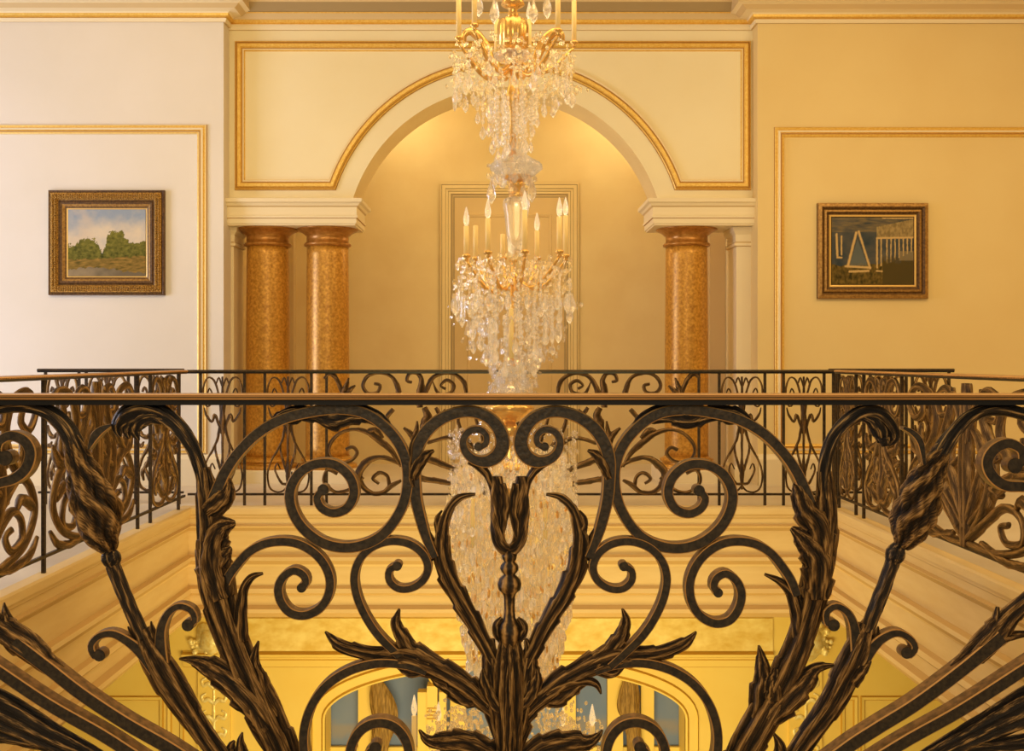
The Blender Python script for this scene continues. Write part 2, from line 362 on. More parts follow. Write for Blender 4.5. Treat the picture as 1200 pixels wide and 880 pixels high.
# baseboards of stone
BB=[(0,0),(.03,0),(.03,Z(538,YW)),(.02,Z(535,YW)),(.012,Z(532.5,YW)),(0,Z(532,YW))]
for nm,x0,x1 in (('baseboard_left',-7,XWL),('baseboard_right',XWR,7)):
    b=MB(); vs=[];fs=[]
    for o,z in BB: vs+=[(x0,YW-o,z),(x1,YW-o,z)]
    for i in range(len(BB)-1): fs.append((i*2,i*2+1,i*2+3,i*2+2))
    b.add(vs,fs,0,smooth=False); struct(nm,b,'trim')
# panelled door at the back of the niche
b=MB(); dx0,dx1,dz=X(516,YN),X(678,YN),Z(215,YN)
DP=[(0,0),(.0,.03),(.012,.035),(.02,.03),(.05,.03),(.055,.022),(.075,.02),(.08,.012),(.10,.012),(.11,.008),(.12,.008),(.125,.012),(.145,.012)]
sweep(b,[(dx1,0),(dx1,dz),(dx0,dz),(dx0,0)],DP,False,wallplane(YN),[2,0,2,0,2,0,2,0,2,2,0,2])  # dark bands paint shadow into the casing steps
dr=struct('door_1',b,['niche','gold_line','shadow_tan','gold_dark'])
c=MB(); c.box(dx0+.14,dx1-.14,YN-.0125,YN-.002,0,dz-.14)
sweep(c,[(dx1-.26,.3),(dx1-.26,dz-.3),(dx0+.26,dz-.3),(dx0+.26,.3)],[(0,.012),(.006,.022),(.025,.018),(.03,.012)],True,wallplane(YN),[1,0,1])
c.build('door_panel',['door','trim_shade'],dr)

# fascia of the stair void: mouldings on all four sides (d = towards the void)
def fz(y): return Z(y,YB)
FP=[(-.05,.006),(.02,.006),(.03,-.004),(.03,fz(602)),(.018,fz(603)),(.018,fz(606)),(.01,fz(607)),(.01,fz(614)),(.026,fz(616)),(.012,fz(618)),(0,fz(622)),(0,fz(650)),(.03,fz(652)),(.034,fz(656)),(.012,fz(661)),(.0,fz(664)),(.0,fz(686)),(.022,fz(689)),(.030,fz(694)),(.012,fz(697)),(.02,fz(708)),(.05,fz(712)),(.055,fz(716)),(.03,fz(722)),(-.1,fz(722))]
fi=[0,0,0,1,0,1,0,1,0,1,0,1,0,1,0,0,1,0,1,0,1,0,1,0]
b=MB(); sweep(b,[(XL,YF-.06),(XR,YF-.06),(XR,YB),(XL,YB)],FP,True,lambda u,v,h:(u,v,h),fi)
struct('trim_13',b,['fascia','fascia_line'])

# ================================================================== ROOM BELOW
b=MB(); b.box(-7,7,-2,YN,-4.4,-4.3); struct('floor_lower',b,'floor')
def lz(y): return Z(y,YL)
def lx(x): return X(x,YL)
acx=592; curve2=[]
for i in range(41):
    a=PI-PI*i/40; curve2.append((lx(acx+211*math.cos(a)), lz(842-60*math.sin(a))))
curve2=[(curve2[0][0],-4.3)]+curve2+[(curve2[-1][0],-4.3)]
b=MB(); arch_wall(b,-7,7,-4.3,-.74,YL,YL+.3,curve2,0,0); struct('wall_lower',b,['lower','lower'])
# opening trim
b=MB(); pth=[(lx(acx-211),-4.2)]+[(lx(acx+211*math.cos(PI-PI*i/40)), lz(842-60*math.sin(PI-PI*i/40))) for i in range(41)]+[(lx(acx+211),-4.2)]
sweep(b,pth,[(0,-.02),(0,.02),(.015,.03),(.03,.012),(.09,.012),(.10,.024),(.112,0)],False,wallplane(YL),[0,0,1,0,0,1]); struct('trim_14',b,['lower','lower_line'])
# frieze and its mouldings
b=MB(); b.box(lx(288),lx(905),YL-.02,YL,lz(762),lz(724)); struct('trim_15',b,'frieze')
b=MB(); vs=[];fs=[];mi=[]
pr=[(0,782),(.01,781),(.02,773),(.035,771),(.035,769),(.05,768),(.055,765),(.02,763),(0,762)]
for o,y in pr: vs+=[(lx(215),YL-o,lz(y)),(lx(905),YL-o,lz(y))]
for i in range(len(pr)-1): fs.append((i*2,i*2+1,i*2+3,i*2+2)); mi.append([1,0,1,0,1,0,1,0][i])
b.add(vs,fs,mi,smooth=False); struct('trim_16',b,['lower','lower_line'])
# wall panels left and right of the arch
pn=17
for (x0,x1,y0,y1) in ((40,192,815,1000),(196,216,815,1000),(985,1005,815,1000),(1008,1180,815,1000)):
    b=MB(); sweep(b,[(lx(x1),lz(y1)),(lx(x1),lz(y0)),(lx(x0),lz(y0)),(lx(x0),lz(y1))],[(0,0),(.008,.02),(.03,.016),(.04,.0)],True,wallplane(YL),[1,0,1]); struct('trim_%d'%pn,b,['lower','lower_line']); pn+=1
# gilt relief pilasters with cartouches
def relief(cx, name, sd):
    rnd=random.Random(sd); mb=MB(); w=19
    mb.box(lx(cx-w),lx(cx+w),YL-.03,YL,-4.3,lz(786),1)
    pl=Plane(lambda u,v,q: Vector((lx(cx)+u*.007, YL-.035+q, lz(v))), .007)
    leaf(mb,pl,[(0,880),(0,850),(0,800)],[3,4,2],t=.5,K=10,step=4,mi=0)
    for yy in (800,818,838,858,878):
        for sg in (-1,1):
            leaf(mb,pl,[(0,yy+6),(6*sg,yy),(12*sg,yy+2),(14*sg,yy-4),(9*sg,yy-7)],[3,5,5,3,2],t=.6,K=10,step=2,ridges=3,mi=0)
    # cartouche above
    ccx=lx(cx-3 if cx<592 else cx+6); K=24
    for (rx,rz,d) in ((20,22,.03),(13,14,.06)):
        vs=[(ccx,YL-d-.03,lz(750))]; fs=[]
        for k in range(K):
            a=2*PI*k/K; q=1+.12*math.cos(5*a+sd); vs.append((ccx+rx*.007*q*math.cos(a),YL-d,lz(750)+rz*.007*q*math.sin(a)))
        for k in range(K): fs.append((0,1+k,1+(k+1)%K))
        for k in range(K): vs.append((vs[1+k][0],YL,vs[1+k][2]))
        for k in range(K): fs.append((1+k,1+K+k,1+K+(k+1)%K,1+(k+1)%K))
        mb.add(vs,fs,0)
    for q in range(40):
        a=rnd.random()*2*PI; r=.05+rnd.random()*.12
        x,z=ccx+r*math.cos(a),lz(750)+r*1.1*math.sin(a)
        blobv(mb,(x,YL-.03,z),.012+.02*rnd.random(),0)
    struct(name,mb,['relief','lower'])
def blobv(mb,c,r,mi=0,n=6,sz=(1,1,1)):
    vs=[];fs=[]
    for i in range(1,n//2+1):
        ph=PI*i/(n//2+1)
        for k in range(n): vs.append((c[0]+sz[0]*r*math.sin(ph)*math.cos(2*PI*k/n),c[1]+sz[1]*r*math.sin(ph)*math.sin(2*PI*k/n),c[2]+sz[2]*r*math.cos(ph)))
    m=n//2; t=len(vs); vs+=[(c[0],c[1],c[2]+sz[2]*r),(c[0],c[1],c[2]-sz[2]*r)]
    for i in range(m-1):
        for k in range(n): fs.append((i*n+k,i*n+(k+1)%n,(i+1)*n+(k+1)%n,(i+1)*n+k))
    for k in range(n): fs.append((t,(k+1)%n,k)); fs.append((t+1,(m-1)*n+k,(m-1)*n+(k+1)%n))
    mb.add(vs,fs,mi)
relief(252,'trim_%d'%pn,1); pn+=1
relief(943,'trim_%d'%pn,2); pn+=1

# painted surfaces: a fine grid with a colour per vertex
def painted(name, x0,x1,z0,z1,Y, fn, nx=150, nz=120, parent=None, kind=None):
    me=bpy.data.meshes.new(name); vs=[];fs=[];cols=[]
    off=parent.location if parent else Vector((0,0,0))
    for j in range(nz+1):
        for i in range(nx+1):
            u,v=i/nx,j/nz; vs.append((x0+(x1-x0)*u-off.x,Y-off.y,z0+(z1-z0)*v-off.z)); cols+=[*fn(u,v),1.]
    for j in range(nz):
        for i in range(nx): a=j*(nx+1)+i; fs.append((a,a+1,a+nx+2,a+nx+1))
    me.from_pydata(vs,[],fs); me.materials.append(M['paint'])
    at=me.attributes.new('paint','FLOAT_COLOR','POINT'); at.data.foreach_set('color',cols)
    o=bpy.data.objects.new(name,me); C.objects.link(o)
    if parent: o.parent=parent
    if kind: o['kind']=kind
    return o
def mixc(a,b,t): t=max(0,min(1,t)); return tuple(x+(y-x)*t for x,y in zip(a,b))
def sstep(a,b,x): t=max(0,min(1,(x-a)/(b-a))); return t*t*(3-2*t)
def nz3(u,v,s,o=0): return noise.fractal(Vector((u*s,v*s,o)),1.,2.,4)   # about -1..1
# the tall window seen through the lower arch: pale dusk sky behind painted mullions
def sky(u,v):
    n=nz3(u*3,v,4,3); c=mixc((.09,.17,.42),(.26,.31,.46),v*.5+.25+.25*n)
    return mixc(c,(.42,.30,.12),.35*sstep(.02,.0,abs(v-.62+.03*n)-.01))
yg=YL+.32
wo=bpy.data.objects.new('window_1',None); C.objects.link(wo); wo.location=(X(592,yg),yg,-4.3); wo['kind']='structure'
painted('pane',X(360,yg),X(824,yg),-3.6,-1.2,yg,sky,nx=80,nz=60,parent=wo)
b=MB()
for (a,c) in ((421,438),(711,729),(750,765),(528,546),(660,674),(366,382),(799,816)):
    b.box(X(a,yg),X(c,yg),yg-.07,yg-.01,-4.3,-1.2)
b.box(X(366,yg),X(816,yg),yg-.05,yg-.012,Z(884,yg),Z(873,yg))
b.build('mullion','lower',wo)
# little pedestal tower with knob standing in the window bay
def tower(pcx,label):
    y=YL+.12; t=thing('newel_post',label,'post',(X(pcx,y),y,-4.3)); mb=MB(); c=X(pcx,y); u=y/FPX
    mb.box(c-16*u,c-5*u,y-.05,y+.05,-4.3,Z(809,y)); mb.box(c-5*u,c+7*u,y-.07,y+.05,-4.3,Z(801,y)); mb.box(c+9*u,c+17*u,y-.05,y+.05,-4.3,Z(809,y))
    for yy in (826,830,834,838): mb.box(c-5*u,c+7*u,y-.08,y-.07,Z(yy+1.2,y),Z(yy,y),1)
    mb.build('shaft',['lower','lower_line'],t)
    mb=MB(); lathe(mb,c,y,[(3.*u,Z(802,y)),(2.*u,Z(799,y)),(4.*u,Z(796,y)),(4.5*u,Z(793.5,y)),(3*u,Z(791,y)),(.6*u,Z(790,y))],12); mb.build('finial','lower',t)
    return t
tower(506,'yellow newel post with round finial in the lower left arch window')
def drape(pts,name_label):
    y=YL+.2; t=MB(); pl=px_plane(y)
    leaf(t,pl,pts[0],pts[1],t=.25,ridges=9,amp=.12,K=40,step=3)
    o=t.build('curtain','drape'); o['label']=name_label; o['category']='curtain'; o['group']='drapes in the lower arch'
drape(([(441,796),(446,815),(452,840),(446,870),(444,900),(444,960)],[10,24,28,20,18,18]),'brown drape hanging left of the lower arch window')
drape(([(739,794),(738,810),(737,828),(741,845),(744,880),(744,960)],[12,22,24,18,16,16]),'brown gathered drape hanging right of the lower arch window')

# ================================================================== COLUMNS
def column(pcx, label):
    y=YM+.22; c=X(pcx,y); u=y/FPX
    t=thing('marble_column',label,'column',(c,y,0),'copper marble columns')
    mb=MB(); prof=[]
    for i in range(26):
        q=i/25; prof.append(((25.4-1.3*q**2)*u,.2+(Z(289,y)-.2)*q))
    lathe(mb,c,y,prof,48); mb.build('shaft','marble',t)
    mb=MB(); lathe(mb,c,y,[(24.2*u,Z(290,y)),(27*u,Z(289,y)),(27.6*u,Z(287.5,y)),(27*u,Z(286,y)),(24.6*u,Z(285.2,y)),(24.4*u,Z(277,y)),(26.5*u,Z(276,y)),(27*u,Z(275,y)),(28.5*u,Z(274,y)),(31*u,Z(272.2,y)),(34*u,Z(271,y)),(35.5*u,Z(270,y)),(35.5*u,Z(268.7,y))],48)
    mb.build('capital','capital',t)
    mb=MB(); lathe(mb,c,y,[(34*u,.10),(35*u,.115),(34*u,.135),(29*u,.14),(28*u,.155),(31*u,.165),(31*u,.18),(27*u,.19),(25.4*u,.205)],48)
    mb.build('base','marble',t)
    mb=MB(); r=36*u; prof_box(mb,c-r,c+r,y-r,y+r,[(0,0),(0,.095),(-.01,.105)]); mb.build('plinth','trim',t)
column(314,'leftmost copper marble column, beside the left pilaster')
column(384,'copper marble column of the left pair, nearer the arch opening')
column(804.5,'single copper marble column standing right of the arch')

# ================================================================== PAINTINGS
def land(u,v):
    n=nz3(u,v,3.5,1); n2=nz3(u,v,16,5); n3=nz3(u,v,40,9)
    c=mixc((.86,.72,.52),(.36,.43,.52),sstep(.45,1.0,v+.22*n)+.1*n2)
    c=mixc(c,(.80,.64,.46),.6*sstep(-.1,.7,nz3(u+3,v,3,2)))
    hill=.36+.02*math.sin(u*9)
    if v<hill+.02: c=mixc(c,(.22,.28,.26),sstep(hill+.02,hill-.01,v))
    tree=(.36+.20*math.exp(-((u-.26)/.15)**4)+.30*math.exp(-((u-.60)/.13)**4)+.12*math.exp(-((u-.76)/.1)**2)+.18*math.exp(-((u-1.)/.16)**2)+.10*math.exp(-((u-.0)/.12)**2))+.06*n2+.03*n3
    if .40<u<.5: tree-=.06
    if v<tree:
        lit=.5+.5*nz3(u*1.2,v*1.6,14,7)+.6*(v-.33)
        c=mixc((.035,.05,.012),(.28,.25,.045),lit+.25*n3)
    g=.24+.03*n2+.06*u
    if v<g: c=mixc((.10,.085,.02),(.46,.27,.06),.5+.6*nz3(u*1.5,v*5,8,11))
    if v<.09+.04*math.sin(u*5)+.03*n2: c=mixc((.20,.16,.10),(.55,.42,.24),.6-.9*u+.5*n)
    return tuple(x*.85 for x in mixc(c,(.30,.2,.05),.05))
def ruins(u,v):
    n=nz3(u,v,4,21); n2=nz3(u*2,v,14,25); n3=nz3(u*4,v,20,29)
    c=mixc((.040,.055,.065),(.12,.11,.09),.5+.7*n)
    if v>.78: c=mixc(c,(.25,.18,.08),.4+.6*nz3(u,v*4,7,31))
    if v<.30+.04*n: c=mixc((.05,.04,.012),(.20,.13,.03),.5+.8*n2)
    li=(.62,.42,.17)
    def ln(x0,y0,x1,y1,w):
        nonlocal c
        dx,dy=x1-x0,y1-y0; t=max(0,min(1,((u-x0)*dx+(v-y0)*dy)/(dx*dx+dy*dy))); d=math.hypot(u-x0-dx*t,(v-y0-dy*t)*.85)
        c=mixc(c,li,sstep(w,w*.35,d+.004*n3))
    ln(.06,.75,.07,.42,.018); ln(.12,.72,.12,.44,.012); ln(.07,.40,.12,.40,.016)
    ln(.30,.77,.20,.28,.022); ln(.33,.79,.47,.24,.018); ln(.17,.27,.47,.25,.02); ln(.22,.19,.45,.2,.02)
    if v<.79-.16*(u-.3)*0 and v>.28 and .22+.12*(v-.28)/.5<u<.44-.16*(v-.28)/.5: c=mixc(c,(.14,.16,.15),.7)
    if .55<u and .70<v<.96-(.95-u)*.25: c=mixc((.22,.16,.07),(.40,.29,.12),.5+n2)
    if u>.54: ln(.54,.69,1.,.70,.016)
    if u>.53:
        for k in range(9):
            xx=.555+.05*k+(.02 if k>1 else 0); ln(xx,.68,xx,.25+.03*k,.010 if k>0 else .014)
    ln(.55,.20,.66,.19,.014); ln(.62,.99,1.,.99,.01)
    if u>.62 and v<.5-.1*math.cos(u*14): c=mixc(c,(.09,.065,.02),sstep(.45,.3,v+.08*n2))
    if u>.82 and .35<v<.5: c=mixc(c,(.35,.26,.12),.5)
    return c
def framed(px0,px1,py0,py1, prof, mis, mats, inner, fn, label, beads=None):
    Y=YW; x0,x1,z0,z1=X(px0,Y),X(px1,Y),Z(py1,Y),Z(py0,Y)
    t=thing('framed_painting',label,'painting',((x0+x1)/2,Y,z0))
    mb=MB(); sweep(mb,[(x1,z0),(x1,z1),(x0,z1),(x0,z0)],prof,True,wallplane(Y),mis); mb.build('picture_frame',mats,t)
    painted('canvas',x0+inner,x1-inner,z0+inner,z1-inner,Y-.02,fn,parent=t)
    if beads:
        mb=MB()
        def row(xa,za,xb,zb):
            L=math.hypot(xb-xa,zb-za); n=int(L/.018)
            for i in range(n+1):
                q=i/n
                for d in (-.011,.011):
                    dx,dz=(0,d) if abs(xb-xa)>abs(zb-za) else (d,0)
                    blobv(mb,(xa+(xb-xa)*q+dx,Y-.048,za+(zb-za)*q+dz),.008+.003*random.random(),0,sz=(1,.7,1))
        i=beads; row(x0+i,z1-i,x1-i,z1-i); row(x0+i,z0+i,x1-i,z0+i); row(x0+i,z0+i,x0+i,z1-i); row(x1-i,z0+i,x1-i,z1-i)
        o=mb.build('carved_beading','frame_gold',t); o['kind']='stuff'
u=YW/FPX
framed(58.5,194,223.5,346,[(0,0),(.0,.03),(.006,.038),(.016,.034),(.022,.042),(.036,.046),(.072,.04),(.08,.032),(.088,.028),(.096,.036),(.112,.034),(.125,.026),(.13,.022),(.142,.018),(.155,.014)],
       [1,1,1,1,0,0,0,3,3,1,2,2,1,4],['frame_gold','frame_brown','frame_mid','frame_brown','frame_bright'],.153,land,'square landscape with trees in an ornate carved gold frame on left wall',beads=.05)
framed(957,1086,238.5,350,[(0,0),(0,.03),(.006,.04),(.03,.044),(.045,.034),(.05,.022),(.055,.03),(.07,.034),(.078,.03),(.082,.02),(.092,.018),(.095,.024),(.108,.022),(.112,.016),(.116,.014)],
       [1,0,0,1,1,0,0,1,3,1,2,2,3,3],['frame_mid','frame_brown','frame_bright','frame_brown'],.114,ruins,'dark painting of sails and white colonnade in plain stepped bronze frame')

# ================================================================== FRONT BALUSTRADE
fb=thing('front_balustrade','near black and copper wrought iron balustrade with large scrolls, across the foreground','balustrade',(X(597,YF),YF,0))
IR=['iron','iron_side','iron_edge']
# handrail
def rail(mb, p0, p1, prof, mi):
    """horizontal rail from p0 to p1 (x,y); prof = (across, z)"""
    d=Vector((p1[0]-p0[0],p1[1]-p0[1])); d.normalize(); nx,ny=d.y,-d.x
    n=len(prof); vs=[(p[0]+nx*a,p[1]+ny*a,z) for p in (p0,p1) for a,z in prof]
    fs=[(k,(k+1)%n,n+(k+1)%n,n+k) for k in range(n)]+[tuple(range(n-1,-1,-1)),tuple(range(n,2*n))]
    mb.add(vs,fs,list(mi)+[mi[0]]*2,smooth=False)
def fzz(y): return Z(y,YF-.035)
mb=MB(); pr=[(.030,fzz(462)),(.035,fzz(462.8)),(.035,fzz(465)),(.033,fzz(466)),(.035,fzz(467)),(.033,fzz(468.6)),(.025,fzz(469.2)),(.025,fzz(475)),(-.025,fzz(475)),(-.035,fzz(468)),(-.035,fzz(463)),(-.03,fzz(461.8))]
rail(mb,(XL-.02,YF),(XR+.02,YF),pr,[1,0,2,1,0,2,2,2,2,0,0,0]); mb.build('handrail',['rail_top','rail_edge','rail_black'],fb)
mb=MB(); rail(mb,(XL-.02,YF),(XR+.02,YF),[(.014,.07),(.014,.095),(-.014,.095),(-.014,.07)],[0,0,0,0]); mb.build('bottom_rail','rail_black',fb)
def mir(p, c=1197., f=None):
    out=[]
    for q in p:
        x,y=c-q[0],q[1]
        if f: x,y=f(x,y)
        out.append((x,y))
    return out
w_i=[0]
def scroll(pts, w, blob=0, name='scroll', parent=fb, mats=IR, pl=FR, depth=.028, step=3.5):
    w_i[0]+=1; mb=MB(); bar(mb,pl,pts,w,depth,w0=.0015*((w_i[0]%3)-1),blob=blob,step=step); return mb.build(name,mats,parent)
A=[(250,588),(257,572),(266,552),(281,530),(303,508),(330,492),(362,483),(398,479),(428,484),(452,500),(470,523),(478,550),(476,580),(465,606),(447,627),(424,638),(400,640),(376,633),(355,616),(343,594),(342,572),(353,553),(372,543),(394,544),(411,558),(416,577),(408,594),(392,600),(378,594),(373,582),(380,573)]
Aw=[14,14,13,13,13,13,13,13,13,13,13,13,13,13,13,13,12,12,12,12,11,10,9]
scroll(A,Aw,6.5); 
def fA(x,y): return (x+ (2 if x<760 else -1), y+(3 if (x>770 and 540<y<605) else 0))
scroll(mir(A,1198,lambda x,y:(x,y+1)),Aw,6.5)
B=[(263,690),(270,674),(280,660),(293,646),(310,636.5),(330,633),(350,635.5),(368,645),(381,659),(388,677),(386,696),(376,711),(359,719),(342,716),(331,703),(328,687),(334,674),(346,667),(357,672),(360,681),(355,687)]
Bw=[11,11,11,11,11,11,11,11,11,11,10,10,9]
scroll(B,Bw,5.5); scroll(mir(B,1195,lambda x,y:(x,633+(y-633)*1.11)),Bw,5.5)
Cc=[(482,779),(463,762),(445,744),(431,724),(420,700),(416,676),(422,655),(437,640),(458,633),(480,636),(496,648),(502,664),(496,679),(482,688),(467,688),(457,679),(457,667),(466,662)]
Cw=[9,10,10,10,10,10,10,10,10,9,9,9,8]
scroll(Cc,Cw,5.5); scroll(mir(Cc,1196),Cw,5.5)
D=[(500,786),(478,778),(452,775),(428,778),(404,787),(384,801),(369,820),(360,842),(357,865),(360,890),(370,915),(385,940),(400,975)]
Dw=[8,10,11,11,11,11,11,12,12,12]
scroll(D,Dw); scroll(mir(D,1197),Dw)
E=[(398,960),(404,925),(409,895),(414,868),(426,851),(444,844),(462,848),(475,862),(480,882),(474,903),(457,913),(440,908),(431,894),(433,880),(441,873)]
Ew=[9,11,12,12,12,12,12,11,11,11,10,10,9]
scroll(E,Ew,7); scroll(mir(E,1190),Ew,7)
F=[(510,652),(501,632),(494,610),(488,584),(486,560),(486,538),(492,518),(505,500),(525,487),(548,482),(569,487),(583,500),(589,517),(584,532),(571,540),(556,538),(546,529),(543,516),(550,505),(562,503),(570,510),(569,520),(561,523)]
Fw=[9,11,13,14,15,15,16,16,15,14,14,15,17,18,17,14,11,10,9,9,9,8,8,8]
scroll(F,Fw,5); scroll(mir(F,1199),Fw,5)
# edge spirals
J=[(-90,560),(-60,600),(-25,575),(0,566),(20,560),(34,548),(39,530),(32,516),(16,510),(3,517),(1,530),(10,536)]
Jw=[12,12,12,13,14,14,14,13,12,11,11,12]
scroll([(-60,640)]+J[2:],Jw,9)
Jr=[(1255,640),(1222,578),(1200,570),(1175,568),(1159,556),(1154,540),(1162,526),(1178,519),(1193,526),(1195,539),(1186,545)]
scroll(Jr,[12,12,13,14,14,14,13,12,12,12],9)
def leafs(items, name, mats='leaf', parent=fb, pl=FR):
    """items: (points, widths, options) merged into one leaf mesh"""
    mb=MB()
    for it in items:
        o=dict(it[2]) if len(it)>2 else {}
        leaf(mb,pl,it[0],it[1],**o)
    return mb.build(name,mats,parent)
def both(items,name,c=1197.,f=None,mats='leaf'):
    leafs(items,name,mats); leafs([(mir(it[0],c,f),)+tuple(it[1:]) for it in items],name,mats)
SR=dict(ser=.34,nser=6,ridges=6,amp=.15,t=.7)
# long acanthus rising beside the lyre
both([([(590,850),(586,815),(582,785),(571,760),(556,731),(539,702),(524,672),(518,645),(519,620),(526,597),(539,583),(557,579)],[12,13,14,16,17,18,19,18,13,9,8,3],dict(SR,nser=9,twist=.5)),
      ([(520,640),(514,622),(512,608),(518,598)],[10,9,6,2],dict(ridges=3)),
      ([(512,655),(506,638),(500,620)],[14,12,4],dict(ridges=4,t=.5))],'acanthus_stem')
# arm reaching out to the lower scrolls
arm=[([(592,862),(582,838),(563,818),(542,800),(520,787),(500,777),(478,768),(455,768),(432,766),(412,761),(394,753),(381,740)],[12,16,19,23,22,24,27,20,15,14,11,2],dict(SR,nser=7)),
     ([(500,780),(482,762),(470,745),(464,728),(468,713)],[20,18,15,10,2],dict(SR,nser=3,ridges=5)),
     ([(560,822),(545,818),(530,806),(512,797),(502,791)],[12,20,20,12,2],dict(SR,nser=3,w0=.006)),
     ([(497,780),(480,787),(462,776)],[18,14,3],dict(ridges=5))]
leafs(arm,'acanthus_branch')
leafs([(mir(a[0],1197),)+tuple(a[1:]) for a in arm]+[([(640,812),(662,800),(682,796),(698,800),(704,812)],[8,13,11,8,2],dict(ridges=4,w0=-.006))],'acanthus_branch')
both([([(595,915),(575,886),(552,873),(528,869),(508,869),(498,864),(491,855)],[20,26,26,22,14,8,2],dict(SR,t=.6))],'lower_leaf')
# palmette at the centre
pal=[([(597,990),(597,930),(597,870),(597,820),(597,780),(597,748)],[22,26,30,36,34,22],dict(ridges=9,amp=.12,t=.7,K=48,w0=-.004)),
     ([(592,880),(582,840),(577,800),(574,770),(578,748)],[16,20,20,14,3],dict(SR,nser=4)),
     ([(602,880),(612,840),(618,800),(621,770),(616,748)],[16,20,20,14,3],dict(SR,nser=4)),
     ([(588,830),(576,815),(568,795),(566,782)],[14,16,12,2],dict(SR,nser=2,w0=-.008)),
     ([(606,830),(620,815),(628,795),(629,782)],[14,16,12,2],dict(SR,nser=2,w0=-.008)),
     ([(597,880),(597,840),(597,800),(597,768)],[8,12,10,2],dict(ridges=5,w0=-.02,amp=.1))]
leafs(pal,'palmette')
# central candle cup: two twisted horns over a U
cup=[([(583,558),(583,580),(583,606),(584,628),(589,641),(597,646)],[12,17,17,16,15,14],dict(ridges=3,amp=.10,twist=1.2,t=.8)),
     ([(611,558),(611,580),(611,606),(610,628),(605,641),(597,646)],[12,17,17,16,15,14],dict(ridges=3,amp=.10,twist=-1.2,t=.8)),
     ([(589,566),(592,590),(590,612),(588,630)],[8,11,9,4],dict(ridges=3,w0=-.006)),([(605,566),(602,590),(604,612),(606,630)],[8,11,9,4],dict(ridges=3,w0=-.006))]
leafs(cup,'tulip_cup')
for pts in ([(551,538),(561,545),(571,556),(577,572),(578,592)],[(643,538),(633,545),(623,556),(617,572),(616,592)]):
    mb=MB(); leaf(mb,FR,pts,[12,11,9,7,4],t=1.,ridges=4,amp=.1); mb.build('cup_bracket','leaf',fb)
mb=MB(); kx=X(597,YF); q=YF/FPX
lathe(mb,kx,YF,[(r*q,Z(y,YF)) for r,y in ((5,644),(9,650),(8,655),(6,658),(10,662),(11,666),(9,670),(6.5,673),(12,678),(14,684),(12.5,691),(8,695),(6.5,699),(6,715),(7,724),(12,731),(15,738),(13,748),(10,760))],28,flute=6,fl=.03)
mb.build('baluster_knop','leaf',fb)
leafs([([(592,752),(584,742),(582,732),(588,724)],[12,12,9,4],dict(ridges=4)),([(602,752),(611,742),(613,732),(607,724)],[12,12,9,4],dict(ridges=4))],'knop_leaf')
# leaf wrapping the top of the large scrolls
top=[([(318,496),(330,488),(348,484),(372,486),(392,490),(412,486),(432,488),(446,500)],[4,12,15,16,22,18,14,3],dict(SR,nser=5)),
     ([(372,478),(395,474),(420,477),(446,488),(462,506)],[3,10,10,8,3],dict(ridges=4)),([(352,484),(346,493),(333,494)],[12,9,3],dict(ridges=4))]
both(top,'scroll_leaf',1199.,mats='leaf_dark')
# small leaf tips hugging the lyre
both([([(484,560),(490,545),(499,533),(509,527)],[10,13,11,3],dict(ridges=5,w0=-.012)),([(484,570),(481,548),(484,520),(494,502)],[8,8,6,2],dict(ridges=4,w0=-.01))],'binding_leaf',1197.)
# outer hooded stems
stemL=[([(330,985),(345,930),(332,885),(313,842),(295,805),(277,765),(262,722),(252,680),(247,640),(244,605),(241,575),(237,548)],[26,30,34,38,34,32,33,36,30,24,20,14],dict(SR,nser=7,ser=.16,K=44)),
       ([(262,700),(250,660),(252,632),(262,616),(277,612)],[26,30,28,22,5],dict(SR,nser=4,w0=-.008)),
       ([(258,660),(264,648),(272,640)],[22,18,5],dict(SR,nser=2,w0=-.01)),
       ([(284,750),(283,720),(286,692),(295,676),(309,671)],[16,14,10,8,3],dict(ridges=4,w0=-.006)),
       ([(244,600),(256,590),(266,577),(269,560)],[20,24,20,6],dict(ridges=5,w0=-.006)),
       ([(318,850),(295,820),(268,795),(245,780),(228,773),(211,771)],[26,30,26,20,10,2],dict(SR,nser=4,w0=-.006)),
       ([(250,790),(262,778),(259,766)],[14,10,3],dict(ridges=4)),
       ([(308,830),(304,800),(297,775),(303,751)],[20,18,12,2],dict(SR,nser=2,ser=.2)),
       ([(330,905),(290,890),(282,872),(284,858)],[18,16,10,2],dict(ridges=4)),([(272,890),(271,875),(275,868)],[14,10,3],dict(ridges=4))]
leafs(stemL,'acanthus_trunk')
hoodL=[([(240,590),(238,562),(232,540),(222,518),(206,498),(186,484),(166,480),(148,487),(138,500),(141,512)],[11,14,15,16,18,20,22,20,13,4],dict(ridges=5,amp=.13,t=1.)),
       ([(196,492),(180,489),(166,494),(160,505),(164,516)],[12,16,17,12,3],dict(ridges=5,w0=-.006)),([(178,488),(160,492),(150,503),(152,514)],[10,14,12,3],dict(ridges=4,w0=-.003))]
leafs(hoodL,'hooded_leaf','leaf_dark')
mb=MB(); bar(mb,FR,[(106,526),(112,512),(121,503),(132,498)],[3,10,9,3],.02); mb.build('crescent',IR,fb)
